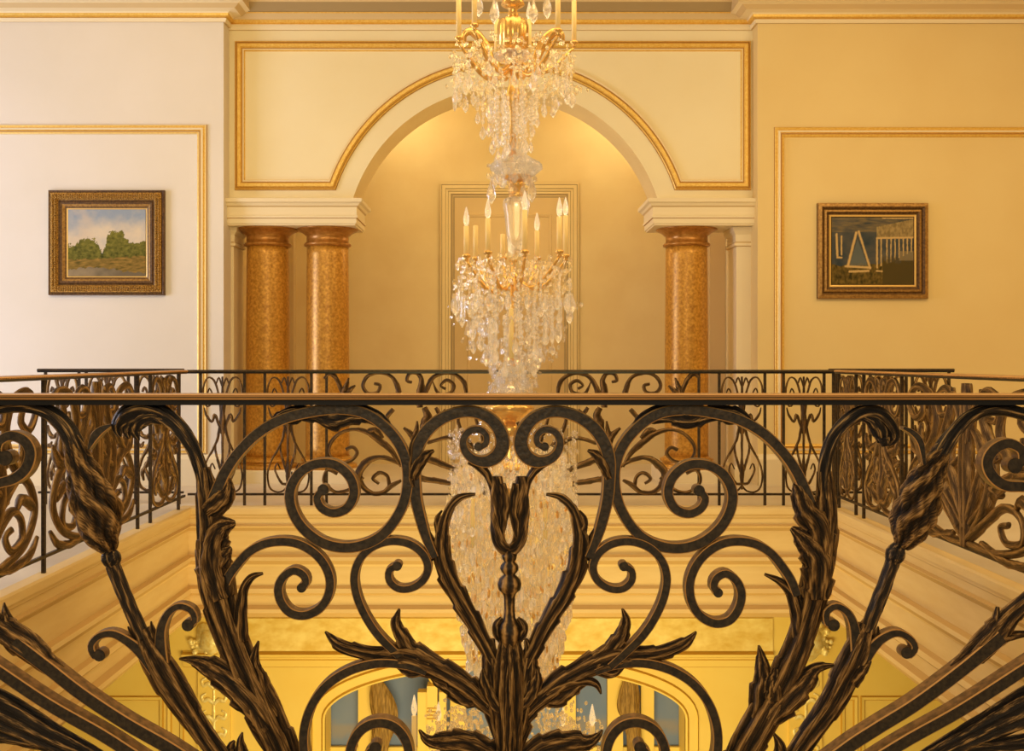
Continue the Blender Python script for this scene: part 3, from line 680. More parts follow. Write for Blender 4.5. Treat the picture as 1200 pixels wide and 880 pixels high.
stemR=[([(866,985),(852,930),(872,880),(893,842),(912,808),(928,772),(942,735),(952,695),(961,655),(966,615),(967,580),(965,552)],[26,30,34,34,32,30,28,30,30,26,20,14],dict(SR,nser=7,ser=.16,K=44)),
       ([(955,700),(956,660),(948,640),(938,628),(926,618)],[26,30,26,18,5],dict(SR,nser=4,w0=-.008)),
       ([(960,650),(958,618),(944,598),(934,572),(929,566)],[24,30,26,14,4],dict(SR,nser=4,w0=-.006)),
       ([(936,745),(932,712),(924,692),(912,680),(895,672)],[16,15,11,8,3],dict(ridges=4,w0=-.006)),
       ([(890,850),(892,815),(894,785),(889,756)],[24,24,16,2],dict(SR,nser=3)),
       ([(905,820),(905,800),(908,782)],[22,18,6],dict(SR,nser=2,w0=-.008)),
       ([(900,842),(922,818),(940,798),(956,782),(976,778)],[20,28,24,11,3],dict(SR,nser=4,w0=-.006)),
       ([(930,808),(938,795),(940,785)],[18,14,5],dict(ridges=4)),
       ([(870,905),(908,890),(914,875),(906,858)],[18,16,12,2],dict(ridges=4))]
leafs(stemR,'acanthus_trunk')
hoodR=[([(966,590),(965,560),(968,535),(977,512),(992,494),(1010,484),(1028,485),(1041,497),(1046,512),(1040,522)],[11,14,14,14,15,17,18,18,14,5],dict(ridges=5,amp=.13,t=1.)),
       ([(1004,486),(1020,492),(1029,505),(1032,518)],[8,14,17,10],dict(ridges=5,w0=-.006)),([(1034,512),(1036,522)],[14,10],dict(ridges=3,w0=-.01))]
leafs(hoodR,'hooded_leaf','leaf_dark')
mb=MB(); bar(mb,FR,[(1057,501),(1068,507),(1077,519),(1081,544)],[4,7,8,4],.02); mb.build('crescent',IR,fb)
# buds on rods
def bud(arch,aw,pod,pw,tw):
    mb=MB(); leaf(mb,FR,arch,aw,t=1.,ridges=4,amp=.12,twist=.3); mb.build('bud_stem','leaf_dark',fb)
    mb=MB(); leaf(mb,FR,pod,pw,t=.9,ridges=5,amp=.17,twist=tw,K=60,step=1.4,wobk=.25); mb.build('twisted_bud','leaf',fb)
bud([(-40,520),(-25,492),(-5,480),(18,476),(40,477),(60,485),(77,501),(88,522),(96,545)],[10,12,13,14,15,17,19,20,16],
    [(80,500),(86,520),(94,545),(104,572),(113,598),(120,622),(126,640),(129,650)],[8,20,30,42,50,42,24,10],2.6)
bud([(1240,530),(1225,500),(1200,486),(1176,480),(1153,481),(1133,491),(1118,507),(1106,524),(1097,540)],[10,12,13,14,14,15,17,19,16],
    [(1112,515),(1104,528),(1095,545),(1084,568),(1075,592),(1067,614),(1061,630),(1056,642)],[8,18,27,38,45,42,30,14],-3.0)
def rodset(col, rod, w, body, bw, c1, c2, sp):
    mb=MB(); leaf(mb,FR,col,[10,20,22,14],t=1.,ridges=8,amp=.04,step=1.5); mb.build('collar','leaf_dark',fb)
    mb=MB(); leaf(mb,FR,rod,[w,w],t=.9,ridges=6,amp=.05,K=30); mb.build('rod','rod',fb)
    leafs([(body,bw,dict(SR,ser=.12,nser=4,K=40))]+sp,'rod_sheath','leaf')
    for c in (c1,c2):
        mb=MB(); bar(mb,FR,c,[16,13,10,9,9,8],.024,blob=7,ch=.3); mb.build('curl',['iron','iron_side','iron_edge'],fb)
rodset([(128,643),(129,649),(131,656),(133,664)],[(132,662),(143,690),(155,718),(168,748)],17,
       [(166,738),(178,764),(196,795),(216,826),(236,856),(256,884),(290,930),(330,985)],[18,28,32,28,23,22,20,18],
       [(184,784),(168,764),(152,750),(134,741),(118,744),(109,755),(113,767),(119,766)],
       [(192,780),(190,756),(191,735),(199,717),(212,709),(226,714),(230,726),(222,731)],
       [([(170,770),(158,750),(150,734)],[12,8,2],dict(ridges=3)),([(184,765),(180,745),(177,728)],[12,9,2],dict(ridges=3)),([(194,785),(192,760),(190,742)],[14,11,3],dict(ridges=3))])
rodset([(1054,636),(1051,644),(1048,652),(1045,660)],[(1046,658),(1037,684),(1027,710),(1015,740)],17,
       [(1016,732),(1006,758),(992,790),(975,822),(955,852),(933,884),(905,930),(866,985)],[18,28,30,27,23,22,20,18],
       [(1003,768),(1001,748),(998,730),(991,716),(978,709),(967,716),(968,729),(975,731)],
       [(1004,785),(1016,764),(1030,748),(1048,740),(1063,746),(1070,757),(1064,766),(1060,763)],
       [([(1008,760),(1006,742),(1012,726)],[12,9,3],dict(ridges=3)),([(1018,766),(1026,748),(1029,734)],[12,9,2],dict(ridges=3)),([(996,800),(1008,782),(1018,772)],[14,14,4],dict(ridges=4,w0=-.01))])
# radiating bars at both lower corners
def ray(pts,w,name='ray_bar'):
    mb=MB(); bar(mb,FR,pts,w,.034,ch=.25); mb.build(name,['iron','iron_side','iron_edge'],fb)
ray([(20,750),(60,780),(100,811),(150,844),(207,877),(260,915),(330,985)],[17,16,16,16,16,15,14])
ray([(-120,700),(-60,742),(0,782),(60,822),(123,858),(170,888),(240,930),(325,985)],15)
ray([(1170,744),(1124,782),(1070,822),(1025,850),(987,875),(930,920),(870,985)],[17,16,16,16,16,15,14])
ray([(1330,700),(1265,738),(1200,779),(1124,828),(1060,864),(1010,895),(940,940),(872,985)],15)
leafs([([(-60,700),(-20,722),(0,734),(24,750),(48,770),(70,788)],[12,20,26,30,24,15],dict(SR,nser=3,ser=.15)),([(16,740),(8,724),(5,706)],[16,12,2],dict(ridges=4)),([(8,744),(-6,732),(-12,722)],[16,12,5],dict(ridges=4))],'ray_leaf')
leafs([([(1260,652),(1222,688),(1190,716),(1162,746),(1140,768),(1118,786)],[18,18,19,28,24,15],dict(SR,nser=3,ser=.15)),([(1150,755),(1164,736),(1169,711)],[16,13,4],dict(ridges=4)),([(1160,756),(1180,746),(1204,742)],[16,12,6],dict(ridges=4))],'ray_leaf')
leafs([([(-80,795),(-30,818),(10,838),(60,864),(110,888),(180,930),(320,985)],[40,42,42,34,24,20,16],dict(ridges=8,amp=.10,t=.5,K=48)),([(-60,850),(0,856),(50,868),(90,880)],[30,26,20,6],dict(ridges=6,t=.5))],'fan_leaf','leaf_dark')
leafs([([(1290,778),(1240,808),(1200,830),(1150,855),(1100,882),(1020,930),(880,985)],[40,42,42,32,24,20,16],dict(ridges=8,amp=.10,t=.5,K=48)),([(1270,855),(1200,872),(1150,876),(1110,884)],[26,22,16,6],dict(ridges=6,t=.5))],'fan_leaf','leaf_dark')
# feet
for px in (330,597,866):
    mb=MB(); c=X(px,YF); lathe(mb,c,YF-.0,[(.03,0),(.03,.01),(.014,.02),(.012,.07),(.02,.085),(.012,.11)],16); mb.build('foot','rail_black',fb)

# ================================================================== RAILINGS ROUND THE VOID
def motif(mb, pl, u0, u1, v0, v1, k=1., K=8, dense=0, mi=0):
    """lyre and bouquet between two posts"""
    cu=(u0+u1)/2; hw=(u1-u0)/2*.94; hv=v1-v0
    T=.020*k/pl.s
    it=[([(.04,.02),(.35,.02),(.72,.10),(.90,.26),(.82,.42),(.56,.56),(.44,.72),(.55,.90),(.80,.94),(.93,.84),(.82,.73),(.68,.78),(.72,.86)],[1,.9,.9,.9,.9,1.1,1.1,.9,.9,.8,.8,.8,.7]),
        ([(.03,.05),(.22,.16),(.50,.30),(.68,.26),(.70,.14),(.52,.10),(.44,.18),(.54,.21)],[1.2,1.2,1,.8,.8,.8,.7,.7]),
        ([(.0,.12),(.14,.34),(.24,.52),(.16,.66),(.05,.72)],[1.2,1.5,1.4,1.1,.5]),
        ([(.05,.14),(.40,.38),(.60,.48),(.80,.52),(.90,.62)],[.9,1.4,1.4,1.2,.4]),
        ([(.04,.62),(.10,.80),(.26,.94),(.42,.90),(.40,.78),(.28,.78)],[1.2,1.1,.9,.8,.8,.8]),
        ([(.02,.0),(.03,.5),(.02,.98)],[1.3,1.5,1.0])]
    if dense:
        it+=[([(.10,.10),(.30,.30),(.36,.50),(.34,.66)],[1.2,1.6,1.5,.6]),([(.2,.05),(.5,.0),(.8,.03),(.95,.12)],[.8,1.,.9,.5]),
             ([(.42,.55),(.30,.68),(.22,.82),(.2,.95)],[1.1,1.3,1.2,.6]),([(.62,.46),(.72,.60),(.70,.70)],[1.2,1.2,.6]),
             ([(.45,.36),(.30,.42),(.12,.52)],[1.,1.4,.6]),([(.86,.30),(.7,.36),(.62,.3)],[1.,1.2,.5])]
    for pts,ws in it:
        for sg in (-1,1):
            P_=[(cu+sg*p[0]*hw, v0+p[1]*hv) for p in pts]
            leaf(mb,pl,P_,[w*T for w in ws],t=.9,ridges=3,amp=.12,ser=.25,nser=6,K=K,step=.022/pl.s,mi=mi)
def motif_narrow(mb, pl, u0, u1, v0, v1, k=1., K=8, dense=0, mi=0):
    """paired scrolls over an oval with a central leaf stem"""
    cu=(u0+u1)/2; hw=(u1-u0)/2*.93; hv=v1-v0; T=.017*k/pl.s
    it=[([(.03,.58),(.10,.72),(.20,.84),(.42,.95),(.72,.97),(.93,.90),(.94,.80),(.78,.73),(.56,.75),(.50,.83),(.64,.88),(.74,.84)],[1.1,1.2,1.1,1,.9,.9,.9,.8,.8,.8,.8,.7]),
        ([(.04,.50),(.22,.60),(.40,.66),(.52,.60),(.80,.66),(.90,.72)],[1.2,1.4,1.5,1.2,1.2,.5]),
        ([(.08,.66),(.22,.48),(.44,.38),(.78,.27),(.95,.16),(.86,.05),(.56,.01),(.22,.02),(.02,.06)],[1,1.3,1.2,1,.9,.9,.9,.9,.9]),
        ([(.03,.08),(.26,.08),(.48,.14),(.60,.20),(.50,.25),(.36,.20)],[1.4,1.3,1.1,.9,.8,.7]),
        ([(.02,.16),(.20,.26),(.34,.36),(.30,.44)],[1.4,1.3,1.,.5]),([(.3,.92),(.18,.97),(.04,.90)],[.7,1.,.7]),
        ([(.0,.03),(.02,.18),(.01,.30),(.02,.52),(.02,.62),(.01,.76),(.01,.98)],[1.,2.0,1.0,1.1,2.2,1.6,.7])]
    if dense: it+=[([(.30,.50),(.52,.46),(.78,.48),(.92,.56)],[.8,1.3,1.3,.5]),([(.35,.30),(.55,.22),(.75,.16),(.66,.09)],[.8,1.2,1.2,.6]),([(.12,.40),(.30,.30),(.5,.28)],[1.,1.4,.6]),
                   ([(.16,.70),(.34,.74),(.36,.84)],[.8,1.4,.8]),([(.94,.4),(.8,.38),(.66,.42)],[.8,1.2,.5]),([(.62,.56),(.66,.64),(.60,.70)],[1.1,1.3,.5])]
    for pts,ws in it:
        for sg in (-1,1):
            leaf(mb,pl,[(cu+sg*p[0]*hw, v0+p[1]*hv) for p in pts],[w*T for w in ws],t=.8,ridges=3,amp=.14,ser=.3,nser=7,K=K,step=.014/pl.s,mi=mi)
def railing(name,label,p0,p1,posts,panels,leafmat,dense,zt=.938,handmats=('rail_top','rail_edge','rail_black'),K=10,thick=1.,mids=True):
    d=Vector((p1[0]-p0[0],p1[1]-p0[1])); L=d.length; d.normalize()
    t=thing(name,label,'railing',((p0[0]+p1[0])/2,(p0[1]+p1[1])/2,0),'railings round the stair void')
    mb=MB(); rail(mb,p0,p1,[(.024,zt-.004),(.027,zt-.008),(.024,zt-.014),(.018,zt-.026),(-.018,zt-.026),(-.024,zt-.014),(-.027,zt-.008),(-.024,zt-.004),(-.01,zt),(.01,zt)],[1,0,2,2,2,0,1,0,0,0]); mb.build('handrail',handmats,t)
    mb=MB(); rail(mb,p0,p1,[(.008,.075),(.008,.09),(-.008,.09),(-.008,.075)],[0,0,0,0]); mb.build('bottom_rail','far_iron',t)
    for s_ in posts:
        mb=MB(); cx,cy=p0[0]+d.x*s_,p0[1]+d.y*s_; r=.0085; mb.box(cx-r,cx+r,cy-r,cy+r,.0,zt-.026); mb.build('post','far_iron',t)
    pl=Plane(lambda u,v,w: Vector((p0[0]+d.x*u-d.y*w, p0[1]+d.y*u+d.x*w, v)),1.)
    for a,c in panels:
        mb=MB(); (motif if c-a>1. else motif_narrow)(mb,pl,a,c,.09,zt-.03,k=thick*min(1.35,max(.75,(c-a)/.45)),K=K,dense=dense); mb.build('scrollwork_panel',leafmat,t)
    return t
# far railing
fx=lambda p: X(p,YB)-X(217,YB)
t=railing('far_railing','far wrought iron railing facing the camera, in front of the columns',(X(217,YB),YB+.06),(X(986,YB),YB+.06),
        [fx(p) for p in (232,284,308,363,381,821,845,899,921,969,980)],[(fx(a),fx(c)) for a,c in ((232,284),(308,363),(845,899),(921,969))],'far_leaf',0,handmats=('far_iron','far_iron','rail_black'),K=10)
FA2=Plane(lambda u,v,w: Vector((X(u,YB),YB+.06+w,Z(v,YB))),YB/FPX)
RH=[([(654,462),(657,448),(668,439),(682,438),(694,444),(703,462)],[4,5,4,4,5,7]),
    ([(694,446),(686,462),(672,460),(669,451),(677,446),(684,452),(678,456)],[1,4,4,4,4,3,3]),
    ([(709,478),(709,460),(707,446),(712,438),(721,438),(724,446),(718,448)],[7,8,6,4,4,4,3]),
    ([(733,470),(735,455),(742,442),(757,437),(770,441),(776,452),(770,461),(759,460),(756,452),(763,450)],[8,6,4,4,4,4,4,4,4,3]),
    ([(785,452),(792,458),(796,466)],[2,6,4]),([(802,470),(797,455),(793,443)],[6,6,2]),([(800,462),(807,445),(815,438),(822,444)],[5,5,5,3]),
    ([(702,520),(704,500),(700,488),(704,478)],[3,10,9,6]),([(714,528),(718,512),(728,502)],[3,7,3]),([(717,515),(713,504),(712,494)],[7,5,2]),
    ([(690,478),(684,486),(679,480)],[4,5,2]),([(740,480),(748,490),(744,496)],[5,5,2]),
    ([(731,548),(742,530),(757,517),(770,508),(786,504),(802,508),(814,520),(816,533),(806,543),(791,541),(783,532),(788,525),(796,528)],[3,6,7,6,4,4,4,4,4,4,4,4,4]),
    ([(752,514),(762,505),(774,507)],[3,7,2]),
    ([(728,548),(742,540),(757,537),(770,542),(781,556),(776,571),(765,579),(752,578),(742,570),(731,564)],[3,5,5,8,9,6,5,5,6,3]),
    ([(745,574),(747,560),(756,555),(764,562),(757,568)],[4,4,4,4,3]),
    ([(776,560),(790,574),(808,578),(822,566),(818,552),(806,556)],[5,4,4,4,4,4]),([(820,470),(826,485),(818,500)],[5,7,3]),
    ([(606,580),(625,540),(640,500),(644,485)],[4,5,4,3]),([(610,580),(640,535),(660,505),(664,490)],[4,5,5,3]),([(614,580),(650,530),(672,514),(700,520)],[4,5,5,4]),
    ([(618,580),(660,555),(700,538),(706,530)],[4,5,8,3]),([(622,580),(660,570),(708,562)],[4,5,7]),
    ([(648,565),(648,553),(658,551),(663,559),(656,565),(652,559)],[4,4,4,4,4,3]),
    ([(603,580),(606,540),(604,500),(604,460),(612,440)],[6,8,8,6,3])]
for k in range(2):
    mb=MB()
    for pts,ws in RH:
        leaf(mb,FA2,pts if k else [(1200-p[0],p[1]) for p in pts],ws,t=.9,ridges=3,amp=.12,ser=.2,nser=5,K=12,step=2.)
    mb.build('scrollwork_panel','far_leaf',t)
# left and right railings of the void
S0=YF+.1
yl=lambda Y: Y-S0
railing('left_railing','bronze scrollwork railing along the left side of the stair void',(XL-.02,S0),(XL-.02,YB-.02),
        [yl(p) for p in (2.4,3.3,3.52,4.81,6.06,6.28,6.83)],[(yl(a),yl(c)) for a,c in ((2.4,3.3),(3.52,4.81),(4.81,6.06),(6.28,6.83))],'side_leaf',1,K=14,thick=1.5)
railing('right_railing','bronze scrollwork railing along the right side of the stair void',(XR+.02,S0),(XR+.02,YB-.02),
        [yl(p) for p in (2.6,3.6,4.22,5.85,6.46,6.60,6.93)],[(yl(a),yl(c)) for a,c in ((2.6,3.6),(4.22,5.85),(5.85,6.46),(6.60,6.93))],'side_leaf',1,K=14,thick=1.5)
# short railings running outward beyond the far corners
YO=YB+.16
for nm,lb,pa,pb in (('landing_railing','short railing on the left landing, running outward from the far left corner',45,215),('landing_railing','short railing on the right landing, running outward from the far right corner',972,1117)):
    xa,xb=X(pa,YO),X(pb,YO); L=xb-xa
    railing(nm,lb,(xa,YO),(xb,YO),[.05,L*.28,L*.33,L*.62,L*.67,L-.03],[(.05,L*.28),(L*.33,L*.62),(L*.67,L-.03)],'side_leaf',1,handmats=('far_iron','far_iron','rail_black'),K=10,thick=1.7,zt=.945)

# ================================================================== CHANDELIER
CX=X(601,YC); Q=YC/FPX
def cz(y): return Z(y,YC)
ch=thing('chandelier','tall tiered crystal chandelier with gilt arms and candles hanging in the void','chandelier',(CX,YC,cz(880)))
def rv(lst): return [(r*Q,cz(y)) for r,y in lst]
rnd=random.Random(11)
def off(pts): return pts
# central stem (gilt) and its glass pieces
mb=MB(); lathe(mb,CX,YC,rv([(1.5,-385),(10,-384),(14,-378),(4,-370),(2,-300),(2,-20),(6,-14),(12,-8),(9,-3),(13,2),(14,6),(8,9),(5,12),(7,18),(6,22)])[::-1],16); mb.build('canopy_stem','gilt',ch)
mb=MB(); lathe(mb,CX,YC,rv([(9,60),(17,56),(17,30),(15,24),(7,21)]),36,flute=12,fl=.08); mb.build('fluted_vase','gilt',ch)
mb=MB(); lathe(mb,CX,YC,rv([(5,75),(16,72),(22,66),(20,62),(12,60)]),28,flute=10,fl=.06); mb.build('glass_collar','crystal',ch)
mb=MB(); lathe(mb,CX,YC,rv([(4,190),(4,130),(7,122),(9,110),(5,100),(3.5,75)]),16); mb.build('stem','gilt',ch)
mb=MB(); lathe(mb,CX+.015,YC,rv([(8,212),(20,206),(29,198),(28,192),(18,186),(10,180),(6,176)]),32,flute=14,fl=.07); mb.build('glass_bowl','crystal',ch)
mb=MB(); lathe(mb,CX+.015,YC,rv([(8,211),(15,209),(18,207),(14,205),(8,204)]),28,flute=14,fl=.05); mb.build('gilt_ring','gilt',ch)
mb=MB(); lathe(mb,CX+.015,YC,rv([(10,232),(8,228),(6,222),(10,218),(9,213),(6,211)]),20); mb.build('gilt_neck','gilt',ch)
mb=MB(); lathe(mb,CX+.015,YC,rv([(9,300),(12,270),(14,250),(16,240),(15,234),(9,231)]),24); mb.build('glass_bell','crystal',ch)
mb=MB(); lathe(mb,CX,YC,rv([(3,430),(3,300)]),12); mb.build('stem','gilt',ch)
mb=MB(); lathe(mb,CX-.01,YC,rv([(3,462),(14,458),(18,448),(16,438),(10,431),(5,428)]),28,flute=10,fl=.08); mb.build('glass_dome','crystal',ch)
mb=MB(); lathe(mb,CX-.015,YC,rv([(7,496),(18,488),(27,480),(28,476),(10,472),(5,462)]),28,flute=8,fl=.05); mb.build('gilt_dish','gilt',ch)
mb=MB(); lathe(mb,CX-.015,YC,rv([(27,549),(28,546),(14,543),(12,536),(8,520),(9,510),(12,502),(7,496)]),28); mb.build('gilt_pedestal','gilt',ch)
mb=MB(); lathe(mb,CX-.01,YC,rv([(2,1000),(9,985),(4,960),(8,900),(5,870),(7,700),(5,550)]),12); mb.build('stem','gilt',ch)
# crystals: faceted meshes reused by every copy
def gem_mesh(name,prof,n=8,mt='crystal'):
    mb=MB(); lathe(mb,0,0,[(r,z) for r,z in prof],n,smooth=False)
    me=bpy.data.meshes.new(name); me.from_pydata(mb.v,[],mb.f); me.materials.append(M[mt])
    bm=bmesh.new(); bm.from_mesh(me); bmesh.ops.recalc_face_normals(bm,faces=bm.faces); bm.to_mesh(me); bm.free(); return me
pend=gem_mesh('pendant',[(.001,-.075),(.010,-.062),(.014,-.048),(.012,-.034),(.006,-.018),(.002,-.004),(.001,0)])
prism=gem_mesh('prism',[(.001,-.085),(.007,-.075),(.008,-.02),(.004,-.012),(.004,-.006),(.001,0)],6)
def strand_mesh(L,seed):
    r_=random.Random(seed); mb=MB(); z=0
    while z>-L:
        s_=.005+.0035*r_.random(); blobv(mb,(r_.uniform(-.002,.002),r_.uniform(-.002,.002),z-s_*1.2),s_,0,n=6,sz=(1,1,1.25)); z-=s_*2.5
    mb2=[(.001,z-.055),(.009,z-.045),(.012,z-.034),(.009,z-.022),(.004,z-.010),(.001,z)]
    lathe(mb,0,0,mb2,8,smooth=False); mb.sm=[False]*len(mb.sm)
    me=bpy.data.meshes.new('strand'); me.from_pydata(mb.v,[],mb.f); me.materials.append(M['crystal'])
    bm=bmesh.new(); bm.from_mesh(me); bmesh.ops.recalc_face_normals(bm,faces=bm.faces); bm.to_mesh(me); bm.free(); return me
strands={k:strand_mesh(k*.03,k) for k in range(1,11)}
cnt=[0,0]
def place(me,name,x,y,z,sc=1.,parent=ch):
    o=bpy.data.objects.new(name,me); C.objects.link(o); o.parent=parent
    o.location=Vector((x,y,z))-ch.location if parent is ch else Vector((x,y,z)); o.scale=(sc,sc,sc); o.rotation_euler=(0,0,rnd.random()*3); return o
def ring(n,rpx,ypx,L,ph=0,jit=3,name='crystal_strand',lens=None):
    for i in range(n):
        a=2*PI*(i+ph)/n; r=(rpx+rnd.uniform(-jit,jit))*Q
        if name=='crystal_strand':
            k=max(1,min(10,int(round(L+rnd.uniform(-1.3,1.3))))); me=strands[k]
        else: me=pend if rnd.random()<.7 else prism
        place(me,name,CX+r*math.sin(a),YC-r*math.cos(a),cz(ypx+rnd.uniform(-3,3)),rnd.uniform(1.0,1.35))
# upper tier
ring(16,70,78,2.2); ring(12,40,95,3.4,.4); ring(10,22,108,5,.3); ring(10,68,100,0,.5,name='crystal_pendant')
for dx,yy in ((-22,0),(24,0),(40,-6),(-40,-8),(-25,210),(22,208),(0,205),(12,214)):
    place(pend,'crystal_pendant',CX+dx*Q,YC-.02,cz(yy),1.5)
ring(9,11,112,5,.1,jit=4); ring(7,20,186,.6,.1,jit=2)
# second tier
ring(16,66,325,4,.2); ring(14,48,345,5.,.1); ring(10,28,370,4.5,.5); ring(20,68,345,0,.7,name='crystal_pendant'); ring(10,52,375,0,.2,name='crystal_pendant'); ring(8,34,402,0,.2,name='crystal_pendant')
# crystal masses too fine to count
def cloud(name,n,fr,mt='crystal_soft',smin=.004,smax=.010,long=1.):
    mb=MB()
    for i in range(n):
        rr,y=fr(rnd); a=rnd.random()*2*PI; r=rr*Q
        s_=rnd.uniform(smin,smax); c=(CX+r*math.sin(a),YC-r*math.cos(a),cz(y))
        blobv(mb,c,s_,0,n=4 if rnd.random()<.6 else 6,sz=(1,1,rnd.uniform(1,1.8)*long))
    mb.sm=[False]*len(mb.sm); o=mb.build(name,mt,ch); o['kind']='stuff'; return o
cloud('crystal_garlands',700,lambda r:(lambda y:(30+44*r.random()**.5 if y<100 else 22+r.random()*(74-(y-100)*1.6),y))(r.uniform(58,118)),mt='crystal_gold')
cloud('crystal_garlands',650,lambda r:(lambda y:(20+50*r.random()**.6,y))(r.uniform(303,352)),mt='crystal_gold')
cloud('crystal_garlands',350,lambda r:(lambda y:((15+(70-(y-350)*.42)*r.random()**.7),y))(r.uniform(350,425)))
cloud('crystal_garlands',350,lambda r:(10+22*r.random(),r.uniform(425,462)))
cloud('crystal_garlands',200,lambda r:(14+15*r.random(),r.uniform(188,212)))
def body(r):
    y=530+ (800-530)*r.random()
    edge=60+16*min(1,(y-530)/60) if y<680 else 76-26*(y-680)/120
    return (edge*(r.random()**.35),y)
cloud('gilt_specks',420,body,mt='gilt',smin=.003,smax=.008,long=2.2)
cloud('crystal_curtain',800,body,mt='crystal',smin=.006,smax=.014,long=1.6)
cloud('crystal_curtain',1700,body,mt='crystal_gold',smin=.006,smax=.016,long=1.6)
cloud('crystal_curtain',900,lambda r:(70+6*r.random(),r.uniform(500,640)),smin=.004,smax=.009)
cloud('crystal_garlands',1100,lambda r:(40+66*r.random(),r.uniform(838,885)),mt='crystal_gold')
for i in range(26):
    a=2*PI*i/26; r=(60+10*math.sin(i*2.1))*Q; place(strands[8+i%3],'crystal_strand',CX+r*math.sin(a),YC-r*math.cos(a),cz(512+18*((i*7)%3)),1.2) if i%4==0 else None
# candles
def candle(pxoff, ybase, side, h, rad, bulb=True, hb=22, front=True):
    """side radius in px; front chooses which half of the ring"""
    s_=max(-1,min(1,pxoff/rad)); dy=-math.sqrt(1-s_*s_)*rad*Q*(1 if front else -1)
    x=CX+pxoff*Q*(1+dy/YC); y=YC+dy; z=H+(VY-ybase)*y/FPX; hh=h*Q
    c=MB(); lathe(c,x,y,[(.011,z),(.011,z+hh),(.004,z+hh+.002)],14); cd=c.build('candle','candle',ch)
    c=MB(); lathe(c,x,y,[(.004,z-.022),(.012,z-.016),(.006,z-.010),(.018,z-.004),(.019,z+.004),(.012,z+.008)],14); cup_=c
    if bulb:
        c=MB(); zz=z+hh; k=hb*Q; lathe(c,x,y,[(.005,zz),(.012,zz+k*.2),(.013,zz+k*.4),(.008,zz+k*.7),(.002,zz+k)],8,smooth=False); c.build('flame_bulb','bulb',cd)
    # arm: S curve back to the stem
    dx_,dy_=x-CX,y-YC; c=MB(); pts=[]
    for i in range(19):
        q=i/18; rr=q; zz=z-.02-.12*math.sin(q*PI)*(1-.35*q)-.05*(1-q)
        pts.append((CX+dx_*rr,YC+dy_*rr,zz))
    tube(c,pts,[.006+.005*math.sin(PI*i/18) for i in range(19)],8); am=c.build('arm','gilt',ch); cup_.build('candle_cup','gilt',am)
    return cd
for off_,yb,h,fr in ((-55,300,34,True),(-43,303,40,False),(-30,296,38,True),(-11,303,30,False),(1,306,34,False),(13,295,46,True),(29,303,34,False),(54,295,40,True),(62,300,48,False)):
    candle(off_,yb,0,h,64,bulb=off_ not in (-43,1,-11),front=fr)
for off_,yb,h,fr in ((-64,45,50,True),(-46,30,48,True),(52,36,48,True),(72,50,50,False),(-18,66,46,False),(20,66,46,False)):
    candle(off_,yb,0,h,76,front=fr)
c=MB(); lathe(c,CX-.008,YC-.12,[(.011,Z(420,YC-.12)),(.011,Z(362,YC-.12)),(.004,Z(361,YC-.12))],14); c.build('candle','candle',ch)
for dx_ in (-46,36,-20,18):
    c=MB(); lathe(c,CX+dx_*Q,YC-.16,[(.010,Z(642,YC-.16)),(.010,Z(585,YC-.16)),(.004,Z(583,YC-.16))],12); c.build('candle','candle',ch)
for off_,yb,h,fr in ((-116,884,44,True),(92,870,18,True),(-86,886,44,False),(60,884,36,False)):
    candle(off_,yb,0,h,120,hb=24,front=fr)
# acanthus arms of the upper tier
for sg in (-1,1):
    mb=MB(); pl=Plane(lambda u,v,w: Vector((CX+u*Q,YC-.08+w,cz(v))),Q)
    leaf(mb,pl,[(sg*24,84),(sg*30,66),(sg*38,52),(sg*48,44),(sg*56,48),(sg*56,60)],[7,10,11,9,7,5],t=.8,ridges=5,K=16,step=2); mb.build('leaf_arm','gilt',ch)

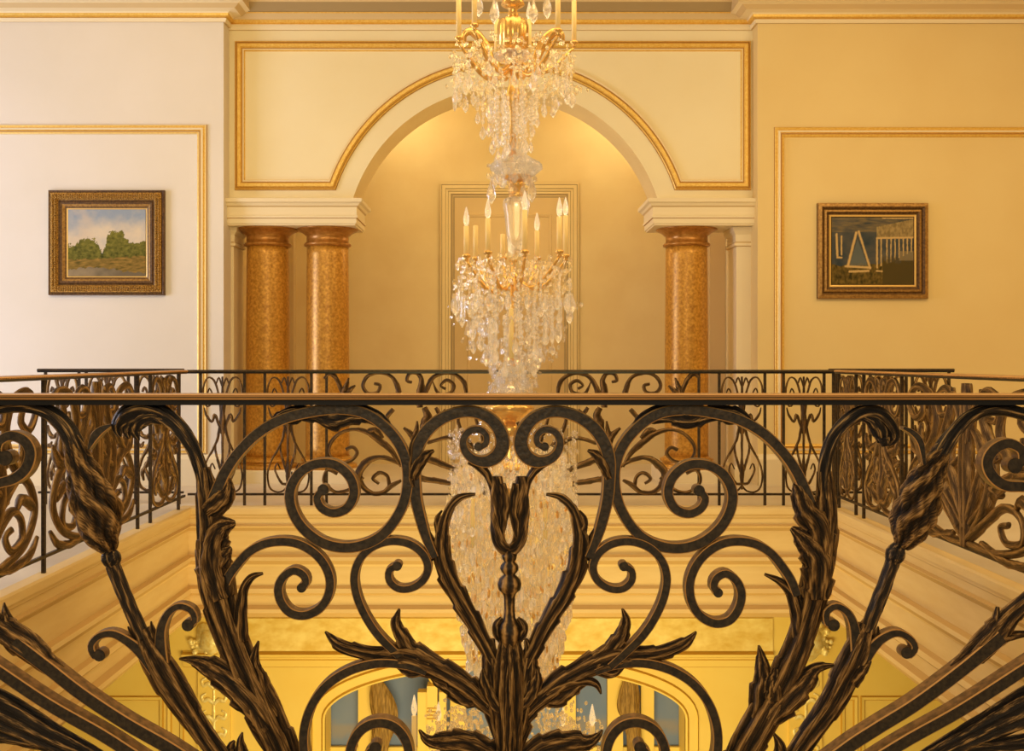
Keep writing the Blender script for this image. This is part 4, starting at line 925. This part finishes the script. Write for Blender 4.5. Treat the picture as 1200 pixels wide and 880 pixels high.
# ================================================================== LIGHT
def area(name,loc,rot,size,power,col,sy=None,spread=None):
    l=bpy.data.lights.new(name,'AREA'); l.energy=power; l.color=col; l.size=size
    if sy: l.shape='RECTANGLE'; l.size_y=sy
    if spread: l.spread=spread
    o=bpy.data.objects.new(name,l); C.objects.link(o); o.location=loc; o.rotation_euler=rot; return o
def point(name,loc,power,col,r=.1):
    l=bpy.data.lights.new(name,'POINT'); l.energy=power; l.color=col; l.shadow_soft_size=r
    o=bpy.data.objects.new(name,l); C.objects.link(o); o.location=loc; return o
warm=(1.,.70,.30); warm2=(1.,.78,.42); cool=(.70,.78,1.)
area('ceiling_fill_near',(0.5,3.6,ZC-.05),(0,0,0),3.,70,warm2)  # unseen warm fill placed under the ceiling
area('ceiling_fill_right',(4.5,5.,ZC-.05),(0,0,0),2.5,46,warm)  # unseen fill that warms the right side
area('window_daylight',(-6.8,5.6,1.3),(0,math.radians(-90),0),3.,215,(.64,.73,1.),2.2)
for sx in (-1,1): area('wall_fill',(2.6*sx+.2,4.6,3.5),(math.radians(72),0,math.radians(14*sx)),1.6,38,warm2)  # unseen pair of fills added to brighten the far wall
point('niche_lamp_left',(X(470,9.3),9.35,Z(120,9.3)),12,(1,.80,.46),.12)
point('niche_lamp_right',(X(725,9.3),9.35,Z(125,9.3)),12,(1,.80,.46),.12)
point('niche_fill_low',(0.1,9.1,2.2),9,(1,.74,.38),.3)  # unseen fill added to brighten the niche door
area('lower_fill',(0,5.3,-2.5),(math.radians(98),0,0),3.2,118,(1.,.78,.32),1.2)  # unseen fill added to brighten the lower far wall
area('void_fill',(0.1,3.0,-2.2),(math.radians(105),0,0),2.4,12,(1.,.74,.36),1.2)  # unseen fill added in the void, aimed at the far fascia
area('front_fill',(-.3,-1.2,2.4),(math.radians(68),0,0),2.6,60,(1.,.80,.52),1.6)
W=bpy.data.worlds.new('World'); bpy.context.scene.world=W; W.use_nodes=True
W.node_tree.nodes['Background'].inputs[0].default_value=(1.,.78,.46,1); W.node_tree.nodes['Background'].inputs[1].default_value=.35

# ================================================================== CAMERA
cam=bpy.data.cameras.new('camera'); co=bpy.data.objects.new('camera',cam); C.objects.link(co)
co.location=(0,0,H); co.rotation_euler=(math.radians(90),0,0); cam.lens=36; cam.sensor_width=36
cam.shift_x=(600-VX)/1200; cam.shift_y=(VY-440)/1200; cam.clip_start=.05
bpy.context.scene.camera=co
sc=bpy.context.scene
sc.view_settings.view_transform='Standard'; sc.view_settings.look='None'; sc.view_settings.exposure=-.14; sc.view_settings.gamma=1
